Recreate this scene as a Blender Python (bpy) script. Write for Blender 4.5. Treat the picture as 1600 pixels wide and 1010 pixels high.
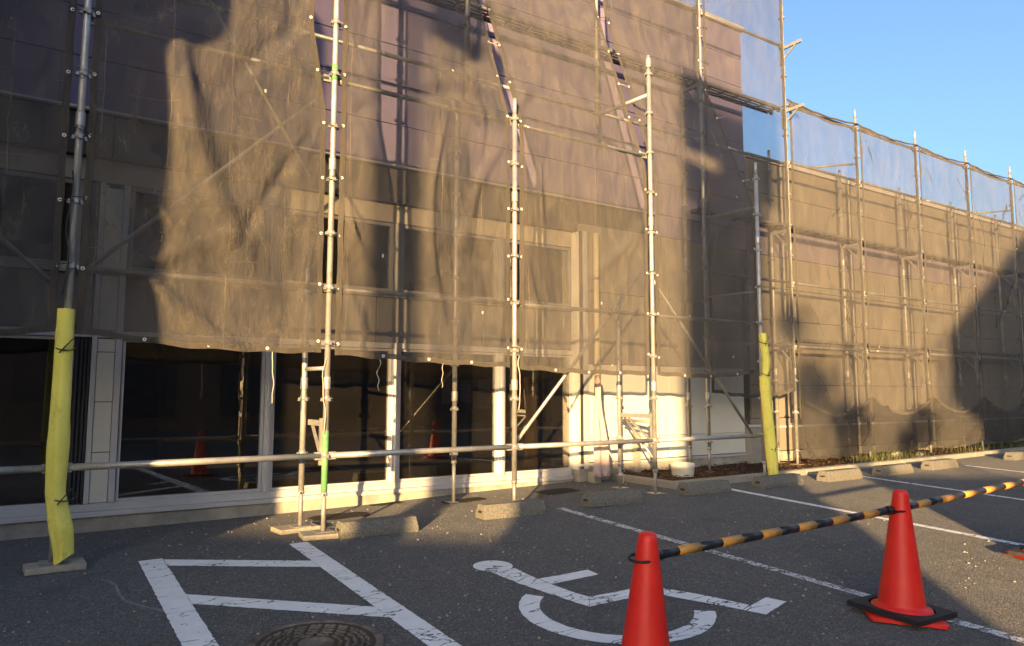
import bpy, bmesh, math, random
import numpy as np
from mathutils import Vector, Matrix, noise
random.seed(7)
R = math.radians
for o in list(bpy.data.objects): bpy.data.objects.remove(o)
S = bpy.context.scene
COL = S.collection

# ------------------------------------------------------------------ camera, sky, sun, exposure
CAMZ = 1.10
cam = bpy.data.objects.new('camera', bpy.data.cameras.new('camera')); COL.objects.link(cam)
cam.data.sensor_width = 36; cam.data.lens = 25.62; cam.data.clip_start = .05; cam.data.clip_end = 600
cam.matrix_world = Matrix.Translation((0, 0, CAMZ)) @ Matrix.Rotation(-R(33.29), 4, 'Z') @ Matrix.Rotation(R(90 + 5.52), 4, 'X') @ Matrix.Rotation(R(.1), 4, 'Z')
S.camera = cam
SUN_EL = R(7.5); SUN_H = math.atan2(.93, 1.0)          # light travels towards +X +Y
SD = Vector((math.sin(SUN_H), math.cos(SUN_H), 0)); SP = Vector((math.cos(SUN_H), -math.sin(SUN_H), 0)); TE = math.tan(SUN_EL)
S.world = bpy.data.worlds.new('World'); S.world.use_nodes = True
wn = S.world.node_tree; sky = wn.nodes.new('ShaderNodeTexSky'); sky.sky_type = 'NISHITA'; sky.sun_disc = False
sky.sun_elevation = SUN_EL; sky.sun_rotation = math.pi + SUN_H; sky.altitude = 30; sky.air_density = 1.0; sky.dust_density = 5.0; sky.air_density = .85; sky.ozone_density = 2.5
bg = wn.nodes['Background']; bg.inputs['Strength'].default_value = .14
wn.links.new(sky.outputs[0], bg.inputs['Color'])
sun = bpy.data.objects.new('sun', bpy.data.lights.new('sun', 'SUN')); COL.objects.link(sun)
sun.data.energy = 5.0; sun.data.angle = R(.5); sun.data.color = (1, .64, .27)
sun.rotation_euler = Vector((SD.x * math.cos(SUN_EL), SD.y * math.cos(SUN_EL), -math.sin(SUN_EL))).to_track_quat('-Z', 'Y').to_euler()
S.view_settings.view_transform = 'Standard'; S.view_settings.look = 'None'; S.view_settings.gamma = 1; S.view_settings.exposure = 1.80
S.render.engine = 'CYCLES'
S.cycles.max_bounces = 8; S.cycles.transparent_max_bounces = 24; S.cycles.diffuse_bounces = 3; S.cycles.glossy_bounces = 4
S.cycles.use_denoising = True

# ------------------------------------------------------------------ helpers
class MB:
    def __init__(s): s.v = []; s.f = []; s.sm = []
    def add(s, vs, fs, smooth=False):
        b = len(s.v); s.v += [tuple(v) for v in vs]; s.f += [tuple(i + b for i in f) for f in fs]; s.sm += [smooth] * len(fs); return s
    def box(s, x0, x1, y0, y1, z0, z1):
        return s.add([(x0,y0,z0),(x1,y0,z0),(x1,y1,z0),(x0,y1,z0),(x0,y0,z1),(x1,y0,z1),(x1,y1,z1),(x0,y1,z1)],
                     [(3,2,1,0),(4,5,6,7),(0,1,5,4),(1,2,6,5),(2,3,7,6),(3,0,4,7)])
    def bar(s, p, q, w, h, up=(0,0,1)):
        p = Vector(p); q = Vector(q); d = (q - p).normalized(); r = d.cross(Vector(up)).normalized(); u = r.cross(d)
        vs = [e + r * a * w / 2 + u * b * h / 2 for e in (p, q) for a, b in ((-1,-1),(1,-1),(1,1),(-1,1))]
        return s.add(vs, [(0,1,2,3),(7,6,5,4),(0,4,5,1),(1,5,6,2),(2,6,7,3),(3,7,4,0)])
    def poly(s, pts, r, n=8, caps=True, radii=None):
        pts = [Vector(p) for p in pts]; m = len(pts); vs = []
        for i, p in enumerate(pts):
            d = (pts[min(i+1, m-1)] - pts[max(i-1, 0)]).normalized()
            a = Vector((0,0,1)) if abs(d.z) < .9 else Vector((1,0,0)); x = d.cross(a).normalized(); y = d.cross(x)
            rr = radii[i] if radii else r
            vs += [p + (x * math.cos(2*math.pi*k/n) + y * math.sin(2*math.pi*k/n)) * rr for k in range(n)]
        b = len(s.v); s.add(vs, [(i*n+k, i*n+(k+1)%n, (i+1)*n+(k+1)%n, (i+1)*n+k) for i in range(m-1) for k in range(n)], True)
        if caps:
            s.f += [tuple(b+k for k in reversed(range(n))), tuple(b+(m-1)*n+k for k in range(n))]; s.sm += [False]*2
        return s
    def tube(s, p, q, r, n=12, caps=True): return s.poly([p, q], r, n, caps)
    def lathe(s, prof, n=24, c=(0,0,0), smooth=True, caps=True):
        vs = [(c[0]+r*math.cos(2*math.pi*k/n), c[1]+r*math.sin(2*math.pi*k/n), c[2]+z) for r, z in prof for k in range(n)]; m = len(prof); b = len(s.v)
        s.add(vs, [(i*n+k, i*n+(k+1)%n, (i+1)*n+(k+1)%n, (i+1)*n+k) for i in range(m-1) for k in range(n)], smooth)
        if caps:
            s.f += [tuple(b+k for k in reversed(range(n))), tuple(b+(m-1)*n+k for k in range(n))]; s.sm += [False]*2
        return s
    def prism(s, pts, d):                                 # pts: planar 3D loop, d: extrusion vector
        n = len(pts); d = Vector(d); vs = [Vector(p) for p in pts] + [Vector(p) + d for p in pts]
        return s.add(vs, [tuple(reversed(range(n))), tuple(range(n, 2*n))] + [(i, (i+1)%n, n+(i+1)%n, n+i) for i in range(n)])
    def grid(s, P, nu, nv, smooth=True):
        return s.add(P, [(j*(nu+1)+i, j*(nu+1)+i+1, (j+1)*(nu+1)+i+1, (j+1)*(nu+1)+i) for j in range(nv) for i in range(nu)], smooth)
    def mesh(s, name, mat):
        me = bpy.data.meshes.new(name); me.from_pydata(s.v, [], s.f); me.polygons.foreach_set('use_smooth', s.sm)
        if mat: me.materials.append(mat)
        me.update(); return me
    def build(s, name, mat, parent=None): return link(name, s.mesh(name, mat), parent)
def link(name, me, parent=None, loc=None, rot=None):
    o = bpy.data.objects.new(name, me); COL.objects.link(o)
    if parent is not None: o.parent = parent
    if loc is not None: o.location = loc
    if rot is not None: o.rotation_euler = rot
    return o
def fixn(o):
    bm = bmesh.new(); bm.from_mesh(o.data); bmesh.ops.recalc_face_normals(bm, faces=bm.faces); bm.to_mesh(o.data); bm.free(); return o
def bevel(o, w, seg=2):
    fixn(o); m = o.modifiers.new('bevel', 'BEVEL'); m.width = w; m.segments = seg; m.limit_method = 'ANGLE'; m.angle_limit = R(35); return o
def tag(o, label, cat, group=None):
    o['label'] = label; o['category'] = cat
    if group: o['group'] = group
    return o
def struct(o): o['kind'] = 'structure'; return o
def thing(name, label, cat, loc=(0,0,0), group=None, rz=0):
    o = bpy.data.objects.new(name, None); COL.objects.link(o); o.location = loc; o.rotation_euler = (0, 0, rz); o.empty_display_size = .1
    return tag(o, label, cat, group)

# ------------------------------------------------------------------ materials
def nodes(name):
    m = bpy.data.materials.new(name); m.use_nodes = True; t = m.node_tree
    return m, t, t.nodes, t.nodes['Principled BSDF']
def N(t, kind, **kw):
    n = t.nodes.new('ShaderNode' + kind)
    for k, v in kw.items():
        if k in n.inputs: n.inputs[k].default_value = v
        else: setattr(n, k, v)
    return n
def ramp(t, fac, stops):
    r = t.nodes.new('ShaderNodeValToRGB'); e = r.color_ramp.elements
    while len(e) < len(stops): e.new(.5)
    for x, (p, c) in zip(e, stops): x.position = p; x.color = (*c, 1) if len(c) == 3 else c
    t.links.new(fac, r.inputs[0]); return r.outputs[0]
def coords(t, scale=(1,1,1), kind='Object', loc=(0,0,0), rot=(0,0,0)):
    tc = t.nodes.new('ShaderNodeTexCoord'); mp = N(t, 'Mapping', Scale=scale, Location=loc, Rotation=rot); t.links.new(tc.outputs[kind], mp.inputs[0]); return mp.outputs[0]
def wcoords(t, scale=(1,1,1), rot=(0,0,0)):
    g = t.nodes.new('ShaderNodeNewGeometry'); mp = N(t, 'Mapping', Scale=scale, Rotation=rot); t.links.new(g.outputs['Position'], mp.inputs[0]); return mp.outputs[0]
def noisef(t, vec, scale, detail=4, rough=.6, dist=0):
    n = N(t, 'TexNoise', Scale=scale, Detail=detail, Roughness=rough, Distortion=dist); t.links.new(vec, n.inputs['Vector']); return n.outputs['Fac']
def mixc(t, fac, a, b, mode='MIX'):
    m = t.nodes.new('ShaderNodeMix'); m.data_type = 'RGBA'; m.blend_type = mode
    for s, v in ((m.inputs['Factor'], fac), (m.inputs['A'], a), (m.inputs['B'], b)):
        if hasattr(v, 'is_output'): t.links.new(v, s)
        elif isinstance(v, (int, float)): s.default_value = v
        else: s.default_value = (*v, 1)
    return m.outputs['Result']
def mth(t, op, a, b=0.0, clamp=False):
    m = t.nodes.new('ShaderNodeMath'); m.operation = op; m.use_clamp = clamp
    for i, v in enumerate((a, b)):
        if hasattr(v, 'is_output'): t.links.new(v, m.inputs[i])
        else: m.inputs[i].default_value = v
    return m.outputs[0]
def bump(t, h, strength, dist, p):
    b = N(t, 'Bump', Strength=strength, Distance=dist); t.links.new(h, b.inputs['Height']); t.links.new(b.outputs[0], p.inputs['Normal']); return b
def plain(name, c, rough=.6, metal=0, var=.12, scale=6, c2=None, bmp=0, spec=.4, world=True):
    m, t, n, p = nodes(name); v = wcoords(t) if world else coords(t)
    f = noisef(t, v, scale, 5, .65); lo = tuple(x * (1 - var) for x in c); hi = c2 or tuple(min(1, x * (1 + var)) for x in c)
    t.links.new(ramp(t, f, [(.3, lo), (.7, hi)]), p.inputs['Base Color'])
    p.inputs['Roughness'].default_value = rough; p.inputs['Metallic'].default_value = metal; p.inputs['Specular IOR Level'].default_value = spec
    if bmp: bump(t, noisef(t, v, scale * 8, 4, .7), bmp, .004, p)
    return m
M = {}
def mk_asphalt():
    m, t, n, p = nodes('asphalt'); v = wcoords(t)
    big = noisef(t, v, .55, 5, .6); mid = noisef(t, v, 3.2, 5, .65, .6); fine = noisef(t, v, 70, 3, .7)
    vor = N(t, 'TexVoronoi', Scale=120.0); t.links.new(v, vor.inputs['Vector']); vor2 = N(t, 'TexVoronoi', Scale=46.0); t.links.new(v, vor2.inputs['Vector'])
    base = ramp(t, big, [(.25, (.050, .053, .061)), (.75, (.102, .106, .115))])
    base = mixc(t, .65, base, ramp(t, mid, [(.3, (.046, .049, .057)), (.55, (.083, .087, .096)), (.8, (.140, .142, .148))]))
    sep = N(t, 'SeparateColor'); t.links.new(vor.outputs['Color'], sep.inputs[0])
    base = mixc(t, .55, base, ramp(t, sep.outputs[0], [(0, (.026, .027, .031)), (.6, (.088, .090, .095)), (.93, (.18, .18, .18)), (1, (.34, .33, .32))]))
    sep2 = N(t, 'SeparateColor'); t.links.new(vor2.outputs['Color'], sep2.inputs[0])
    speck = mth(t, 'MULTIPLY', mth(t, 'GREATER_THAN', sep2.outputs[0], .988), mth(t, 'LESS_THAN', vor2.outputs['Distance'], .20))
    base = mixc(t, speck, base, (.26, .255, .25))
    # dusty scuffs
    sc = noisef(t, wcoords(t, (2.2, .5, 1), (0, 0, .5)), 1.6, 6, .7, 1.2); base = mixc(t, mth(t, 'MULTIPLY', ramp(t, sc, [(.58, (0,0,0)), (.74, (1,1,1))]), .6), base, (.15, .143, .134))
    st = noisef(t, wcoords(t, (1, 1.4, 1)), 1.1, 5, .6, .5); base = mixc(t, mth(t, 'MULTIPLY', ramp(t, st, [(.60, (0,0,0)), (.70, (1,1,1))]), .45), base, (.035, .035, .037))
    # an older coarse lane with a straight seam near the viewer
    g = n.new('ShaderNodeNewGeometry'); sx = N(t, 'SeparateXYZ'); t.links.new(g.outputs['Position'], sx.inputs[0])
    t.links.new(base, p.inputs['Base Color'])
    p.inputs['Roughness'].default_value = .93; p.inputs['Specular IOR Level'].default_value = .25
    if 'Diffuse Roughness' in p.inputs: p.inputs['Diffuse Roughness'].default_value = 1.0
    h = mth(t, 'ADD', mth(t, 'MULTIPLY', vor.outputs['Distance'], -.9), mth(t, 'MULTIPLY', fine, .6))
    p.inputs['Sheen Weight'].default_value = .10; p.inputs['Sheen Roughness'].default_value = .55; p.inputs['Sheen Tint'].default_value = (.9, .85, .8, 1)
    bump(t, h, 1.0, .010, p)
    return m
M['asphalt'] = mk_asphalt(); M['asphalt_coarse'] = None; M['scrape'] = None
M['scrape'] = plain('scrape', (.20, .195, .19), .95, 0, .4, 40)
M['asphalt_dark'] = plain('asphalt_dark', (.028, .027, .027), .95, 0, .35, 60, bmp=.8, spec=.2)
def mk_paint(name, wear):
    m, t, n, p = nodes(name); v = wcoords(t)
    vor = N(t, 'TexVoronoi', feature='DISTANCE_TO_EDGE', Scale=5.5); mp = wcoords(t, (.45, 1.5, 1), (0, 0, .12))
    d = N(t, 'TexNoise', Scale=6.0, Detail=4.0); t.links.new(mp, d.inputs['Vector'])
    mx = t.nodes.new('ShaderNodeMix'); mx.data_type = 'VECTOR'; mx.inputs['Factor'].default_value = .22; t.links.new(mp, mx.inputs['A']); t.links.new(d.outputs['Color'], mx.inputs['B']); t.links.new(mx.outputs['Result'], vor.inputs['Vector'])
    crack = mth(t, 'LESS_THAN', vor.outputs['Distance'], .012 + wear * .01)
    gate = mth(t, 'GREATER_THAN', noisef(t, v, 2.3, 4, .6), .47 - wear * .1)
    crack = mth(t, 'MULTIPLY', crack, gate)
    chip = mth(t, 'GREATER_THAN', noisef(t, wcoords(t, (1, .6, 1)), 26, 6, .75), .70 - wear * .16)
    chip2 = mth(t, 'GREATER_THAN', noisef(t, v, 150, 3, .7), .72 - wear * .18)
    k = mth(t, 'MAXIMUM', mth(t, 'MAXIMUM', crack, chip), chip2)
    col = ramp(t, noisef(t, v, 9, 5, .7), [(.3, (.74, .74, .73)), (.7, (.86, .86, .85))])
    t.links.new(mixc(t, k, col, (.12, .12, .122)), p.inputs['Base Color']); p.inputs['Roughness'].default_value = .75; p.inputs['Specular IOR Level'].default_value = .3
    bump(t, mth(t, 'ADD', mth(t, 'MULTIPLY', k, -1.0), mth(t, 'MULTIPLY', noisef(t, v, 90, 3, .7), .5)), .6, .004, p)
    return m
M['paint'] = mk_paint('road_paint', .1); M['paint_worn'] = mk_paint('road_paint_worn', 1.0); M['paint_mid'] = mk_paint('road_paint_mid', .55)
def mk_net(name, op, col, dust):
    m, t, n, p = nodes(name); n.remove(p); out = n['Material Output']
    v = wcoords(t); streak = noisef(t, wcoords(t, (4, 4, 1.1)), 1.6, 7, .72, .8); cl = noisef(t, v, 1.7, 5, .6)
    wr = noisef(t, wcoords(t, (1, 1, .40), (0, .25, 0)), 8, 5, .62, 1.5)
    vor = N(t, 'TexVoronoi', Scale=7.0); t.links.new(wcoords(t, (1, 1, .6)), vor.inputs['Vector'])
    sp = N(t, 'SeparateColor'); t.links.new(vor.outputs['Color'], sp.inputs[0])
    speck = mth(t, 'MULTIPLY', mth(t, 'GREATER_THAN', sp.outputs[0], .93), mth(t, 'LESS_THAN', mth(t, 'ADD', vor.outputs['Distance'], mth(t, 'MULTIPLY', noisef(t, v, 60, 2), .10)), .115))
    c = mixc(t, mth(t, 'MULTIPLY', ramp(t, streak, [(.36, (0,0,0)), (.80, (1,1,1))]), .40), col, dust)
    c = mixc(t, mth(t, 'MULTIPLY', ramp(t, wr, [(.53, (0,0,0)), (.56, (1,1,1)), (.59, (0,0,0))]), .16), c, dust)
    tco = t.nodes.new('ShaderNodeTexCoord'); so = N(t, 'SeparateXYZ'); t.links.new(tco.outputs['Object'], so.inputs[0])
    wob = mth(t, 'MULTIPLY', noisef(t, v, 3, 3), .05)
    def line(src, per, off, wid): return mth(t, 'LESS_THAN', mth(t, 'ABSOLUTE', mth(t, 'SUBTRACT', mth(t, 'FRACT', mth(t, 'ADD', mth(t, 'DIVIDE', mth(t, 'ADD', src, wob), per), off)), .5)), wid / per)
    fold = mth(t, 'MAXIMUM', line(so.outputs['X'], .43, .22, .0035), mth(t, 'MULTIPLY', line(so.outputs['Z'], .57, .3, .003), .7))
    c = mixc(t, mth(t, 'MULTIPLY', mth(t, 'MULTIPLY', fold, ramp(t, noisef(t, v, 2.5, 4), [(.4, (0,0,0)), (.65, (1,1,1))])), .55), c, dust)
    c = mixc(t, mth(t, 'MULTIPLY', speck, .8), c, (.6, .58, .54))
    di = N(t, 'BsdfDiffuse', Roughness=.6); tl = N(t, 'BsdfTranslucent'); tr = N(t, 'BsdfTransparent')
    t.links.new(c, di.inputs['Color']); t.links.new(c, tl.inputs['Color'])
    b = N(t, 'Bump', Strength=.9, Distance=.02); h = mth(t, 'ADD', mth(t, 'ADD', mth(t, 'MULTIPLY', wr, .6), mth(t, 'MULTIPLY', fold, .25)), mth(t, 'ADD', mth(t, 'MULTIPLY', noisef(t, wcoords(t, (1.4, 1.4, .45), (0, -.45, 0)), 26, 5, .7, .6), .45), mth(t, 'MULTIPLY', noisef(t, wcoords(t, (1.4, 1.4, .35), (0, .5, 0)), 34, 4, .7, .5), .35))); t.links.new(h, b.inputs['Height'])
    t.links.new(b.outputs[0], di.inputs['Normal'])
    m1 = N(t, 'MixShader'); m1.inputs[0].default_value = .12; t.links.new(di.outputs[0], m1.inputs[1]); t.links.new(tl.outputs[0], m1.inputs[2])
    o = mth(t, 'ADD', op - .16, mth(t, 'ADD', mth(t, 'MULTIPLY', streak, .10), mth(t, 'MULTIPLY', cl, .22)))
    o = mth(t, 'MAXIMUM', o, mth(t, 'MULTIPLY', speck, .9), True)
    m2 = N(t, 'MixShader'); t.links.new(o, m2.inputs[0]); t.links.new(tr.outputs[0], m2.inputs[1]); t.links.new(m1.outputs[0], m2.inputs[2]); t.links.new(m2.outputs[0], out.inputs[0])
    return m
NC = (.070, .071, .082); ND = (.33, .275, .20)
M['net'] = mk_net('mesh_net', .72, NC, ND); M['net_mid'] = mk_net('mesh_net_mid', .64, NC, ND); M['net_thin'] = mk_net('mesh_net_thin', .51, NC, ND); M['net_skirt'] = mk_net('mesh_net_skirt', .76, (.055, .053, .055), (.13, .12, .11)); M['hem'] = mk_net('mesh_hem', .88, (.09, .082, .075), (.18, .16, .13))
def mk_galv(name, c, dirt, metal=.55):
    m, t, n, p = nodes(name); v = wcoords(t)
    a = noisef(t, v, 9, 6, .7); b = noisef(t, wcoords(t, (1, 1, .25)), 30, 5, .7)
    col = mixc(t, ramp(t, a, [(.42, (0,0,0)), (.66, (1,1,1))]), c, tuple(x * .72 for x in c)); col = mixc(t, ramp(t, b, [(.6, (0,0,0)), (.78, (1,1,1))]), col, dirt)
    t.links.new(col, p.inputs['Base Color']); p.inputs['Metallic'].default_value = metal; t.links.new(ramp(t, b, [(.3, (.38,)*3), (.7, (.65,)*3)]), p.inputs['Roughness'])
    bump(t, b, .25, .002, p); return m
M['galv'] = mk_galv('galvanised_steel', (.47, .465, .45), (.22, .16, .11)); M['galv_dull'] = mk_galv('dull_steel', (.36, .35, .33), (.17, .12, .085), .4)
M['green'] = mk_galv('green_paint', (.16, .38, .15), (.40, .40, .36), 0)
M['deck'] = mk_galv('deck_steel', (.22, .21, .20), (.10, .085, .07), .3)
def mk_panel(name, c, rough=.55, streak=.5):
    m, t, n, p = nodes(name); v = wcoords(t); oi = n.new('ShaderNodeObjectInfo')
    a = noisef(t, v, 1.4, 5, .6); s = noisef(t, wcoords(t, (14, 14, .6)), 1.5, 5, .7)
    col = ramp(t, a, [(.3, tuple(x * .92 for x in c)), (.7, c)]); col = mixc(t, mth(t, 'MULTIPLY', ramp(t, s, [(.52, (0,0,0)), (.8, (1,1,1))]), streak), col, tuple(x * .72 for x in c))
    col = mixc(t, mth(t, 'MULTIPLY', oi.outputs['Random'], .10), col, tuple(x * .6 for x in c)); t.links.new(col, p.inputs['Base Color']); p.inputs['Roughness'].default_value = rough
    bump(t, noisef(t, v, 120, 3, .6), .25, .002, p); return m
M['cream'] = mk_panel('cream_siding', (.26, .232, .19)); M['white_panel'] = mk_panel('white_panel', (.74, .72, .64), .5, .2)
M['lilac'] = mk_panel('lilac_siding', (.23, .20, .35)); M['mauve'] = mk_panel('mauve_siding', (.26, .22, .29)); M['fascia'] = mk_panel('dark_fascia', (.075, .066, .058))
M['spandrel'] = mk_panel('spandrel', (.20, .18, .16)); M['beige'] = mk_panel('beige_header', (.44, .39, .31))
M['alu'] = plain('aluminium', (.62, .61, .62), .4, .25, .06, 5); M['grey_alu'] = plain('grey_aluminium', (.30, .29, .28), .45, .2, .1, 5); M['dark_alu'] = plain('dark_aluminium', (.06, .058, .06), .45, .3, .1)
M['concrete'] = plain('concrete', (.36, .34, .30), .9, 0, .22, 7, bmp=.5, spec=.2)
def mk_agg(name, a, b):
    m, t, n, p = nodes(name); v = wcoords(t); vor = N(t, 'TexVoronoi', Scale=170.0); t.links.new(v, vor.inputs['Vector']); sp = N(t, 'SeparateColor'); t.links.new(vor.outputs['Color'], sp.inputs[0])
    c = ramp(t, sp.outputs[0], [(0, a), (1, b)]); c = mixc(t, mth(t, 'MULTIPLY', noisef(t, v, 9, 5, .7), .7), c, tuple((x + y) * .36 for x, y in zip(a, b)))
    t.links.new(c, p.inputs['Base Color']); p.inputs['Roughness'].default_value = .95; p.inputs['Specular IOR Level'].default_value = .2; bump(t, vor.outputs['Distance'], .8, .006, p); return m
M['stop'] = mk_agg('aggregate_concrete', (.09, .088, .08), (.30, .285, .25)); M['kerb'] = mk_agg('kerb_concrete', (.26, .24, .20), (.44, .41, .36))
M['asphalt_coarse'] = mk_agg('coarse_asphalt', (.040, .040, .043), (.23, .225, .22))
M['soil'] = plain('soil', (.055, .032, .020), 1, 0, .55, 22, bmp=1.0, spec=.1)
M['wood'] = plain('weathered_board', (.36, .33, .26), .85, 0, .25, 18, bmp=.4)
def mk_foam():
    m, t, n, p = nodes('yellow_foam'); v = wcoords(t); c = ramp(t, noisef(t, v, 5, 6, .7), [(.3, (.80, .71, .11)), (.7, (.90, .82, .18))])
    st = noisef(t, wcoords(t, (1, 1, .4)), 17, 6, .75); c = mixc(t, mth(t, 'MULTIPLY', ramp(t, st, [(.54, (0,0,0)), (.72, (1,1,1))]), .55), c, (.38, .31, .11)); t.links.new(c, p.inputs['Base Color']); p.inputs['Roughness'].default_value = .75
    p.inputs['Subsurface Weight'].default_value = 0; bump(t, noisef(t, v, 40, 4, .7), .3, .004, p); return m
M['foam'] = mk_foam()
M['cord'] = plain('black_cord', (.03, .03, .03), .8); M['cord_pale'] = plain('pale_cord', (.45, .40, .34), .9); M['eyelet'] = plain('eyelet_plastic', (.72, .72, .70), .5)
def mk_cone():
    m, t, n, p = nodes('red_plastic'); v = wcoords(t); c = ramp(t, noisef(t, v, 8, 5, .7), [(.3, (.70, .016, .010)), (.7, (.80, .028, .014))])
    s = noisef(t, v, 45, 5, .75); c = mixc(t, mth(t, 'MULTIPLY', ramp(t, s, [(.55, (0,0,0)), (.8, (1,1,1))]), .22), c, (.50, .15, .12)); c = mixc(t, mth(t, 'MULTIPLY', ramp(t, noisef(t, wcoords(t, (1, 1, .3)), 30, 6, .8), [(.6, (0,0,0)), (.72, (1,1,1))]), .4), c, (.22, .07, .06)); t.links.new(c, p.inputs['Base Color']); p.inputs['Roughness'].default_value = .48; bump(t, s, .15, .002, p); return m
M['cone'] = mk_cone(); M['rubber'] = plain('black_rubber', (.022, .020, .020), .7, 0, .3, 25, bmp=.3)
M['bar_black'] = plain('bar_black', (.020, .021, .024), .3, 0, .2); M['bar_yellow'] = plain('bar_yellow', (.52, .25, .05), .38, 0, .12)
M['iron'] = plain('cast_iron', (.13, .09, .062), .75, 0, .45, 14, c2=(.24, .20, .16), bmp=.5); M['iron_dark'] = plain('cast_iron_dark', (.06, .045, .035), .85, 0, .4, 18, bmp=.5)
M['pipe'] = plain('cream_pipe', (.60, .52, .34), .45); M['pink'] = plain('pink_sheet', (.50, .38, .36), .8, 0, .15, 20)
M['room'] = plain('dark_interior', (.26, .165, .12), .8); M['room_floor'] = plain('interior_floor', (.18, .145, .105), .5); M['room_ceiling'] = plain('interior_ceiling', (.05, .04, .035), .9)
M['brown_wall'] = plain('brown_wall', (.22, .125, .085), .85, 0, .2, 3, bmp=.3); M['grey_roof'] = plain('grey_roof', (.12, .12, .125), .8); M['stucco'] = plain('grey_stucco', (.30, .28, .25), .9, bmp=.3)
M['leaf'] = plain('leaf', (.045, .075, .022), .6, 0, .4, 8); M['leaf_dry'] = plain('dry_leaf', (.10, .058, .032), .85, 0, .5, 30); M['grass'] = plain('weed', (.085, .095, .035), .7, 0, .4, 12); M['bark'] = plain('bark', (.09, .07, .05), .95, bmp=.5)
def mk_paper(name, a, b):
    m, t, n, p = nodes(name); br = N(t, 'TexBrick', Scale=1.0); br.offset = .5
    br.inputs['Color1'].default_value = (*a, 1); br.inputs['Color2'].default_value = (*a, 1); br.inputs['Mortar'].default_value = (*b, 1); br.inputs['Brick Width'].default_value = .07; br.inputs['Row Height'].default_value = .02; br.inputs['Mortar Size'].default_value = .006
    t.links.new(coords(t, rot=(R(90), 0, 0)), br.inputs['Vector']); t.links.new(br.outputs[0], p.inputs['Base Color']); p.inputs['Roughness'].default_value = .8; return m
M['paper'] = mk_paper('poster_paper', (.20, .18, .19), (.42, .41, .43))
def mk_glass():
    m, t, n, p = nodes('dusty_glass'); n.remove(p); v = wcoords(t)
    fr = N(t, 'Fresnel', IOR=1.52); gl = N(t, 'BsdfGlossy', Roughness=.004); tr = N(t, 'BsdfTransparent'); tr.inputs[0].default_value = (.75, .72, .68, 1)
    m1 = N(t, 'MixShader'); t.links.new(mth(t, 'MULTIPLY', fr.outputs[0], 2.6, True), m1.inputs[0]); t.links.new(tr.outputs[0], m1.inputs[1]); t.links.new(gl.outputs[0], m1.inputs[2])
    di = N(t, 'BsdfDiffuse'); di.inputs[0].default_value = (.5, .46, .40, 1)
    sx = N(t, 'SeparateXYZ'); g = n.new('ShaderNodeNewGeometry'); t.links.new(g.outputs['Position'], sx.inputs[0])
    sp = ramp(t, noisef(t, v, 110, 2, .6), [(.61, (0,0,0)), (.68, (1,1,1))]); cl = ramp(t, noisef(t, v, 1.5, 4, .6), [(.36, (0,0,0)), (.52, (1,1,1))])
    d = mth(t, 'ADD', mth(t, 'MULTIPLY', mth(t, 'MULTIPLY', sp, cl), .13), .012)
    m2 = N(t, 'MixShader'); t.links.new(d, m2.inputs[0]); t.links.new(m1.outputs[0], m2.inputs[1]); t.links.new(di.outputs[0], m2.inputs[2]); t.links.new(m2.outputs[0], n['Material Output'].inputs[0]); return m
M['glass'] = mk_glass()

# ------------------------------------------------------------------ ground
GX = [-5, -.2, 2, 3, 4, 5.6, 7.5, 40]; GZ = [-.07, -.05, -.03, -.015, .015, .05, .065, .07]
def G(x, y): return float(np.interp(x, GX, GZ)) + .04 * (max(-4.0, min(y, 5.6)) - 5.6)
xs = sorted(set([-150, -60, -25, -12, -8, 12, 18, 25, 40, 70, 150] + GX + [i * .5 for i in range(-10, 24)])); ys = sorted(set([-150, -60, -25, -12, -6, -4, 5.6, 7.3, 9, 14, 25, 60, 150] + [i * .5 for i in range(-8, 14)]))
g = MB(); g.grid([(x, y, G(x, y)) for y in ys for x in xs], len(xs) - 1, len(ys) - 1, False); struct(g.build('asphalt_ground', M['asphalt']))
def strip(name, L, Rr, mat, dz=.004, sub=8):
    P = []; n = len(L); sub = max(sub, int(math.hypot(L[1][0] - L[0][0], L[1][1] - L[0][1]) / .02))
    for i in range(n - 1):
        for k in range(sub + (i == n - 2)):
            f = k / sub
            for A in (L, Rr):
                x = A[i][0] * (1 - f) + A[i+1][0] * f; y = A[i][1] * (1 - f) + A[i+1][1] * f; P.append((x, y, G(x, y) + dz))
    # across subdivision
    Q = []; rows = len(P) // 2
    for r in range(rows):
        a, b = P[2*r], P[2*r+1]
        for k in range(5):
            f = k / 4; f += (.035 * noise.noise((a[0] * 22, a[1] * 22, k)) + .05 * max(0, noise.noise((a[0] * 60, a[1] * 60, k + 7)) - .15)) * (1 if k == 0 else -1 if k == 4 else 0); x = a[0] + (b[0]-a[0])*f; y = a[1] + (b[1]-a[1])*f; Q.append((x, y, G(x, y) + dz))
    m = MB(); m.grid(Q, 4, rows - 1, False); o = m.build(name, mat); fixn(o)
    return o
def pline(label, x0, x1, y0, y1, mat, xe=0, sub=20):
    o = strip('painted_line', [(x0, y0), (x0 + xe, y1)], [(x1, y0), (x1 + xe, y1)], M[mat], sub=sub); return tag(o, label, 'road marking')
pline('broad white stripe on the left side of the hatched aisle', .67, .82, 5.64, -1, 'paint')
pline('broad white stripe on the right side of the hatched aisle', 1.68, 1.82, 5.61, -1, 'paint')
for L, Rr, lab in (([(.822, 5.60), (.822, 5.42)], [(1.678, 5.07), (1.678, 4.89)], 'upper slanted white bar between the two aisle stripes'), ([(.822, 4.72), (.822, 4.52)], [(1.678, 3.96), (1.678, 3.76)], 'lower slanted white bar between the two aisle stripes beside manhole')):
    tag(strip('painted_line', [L[0], Rr[0]], [L[1], Rr[1]], M['paint'], .004), lab, 'road marking')
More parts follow.
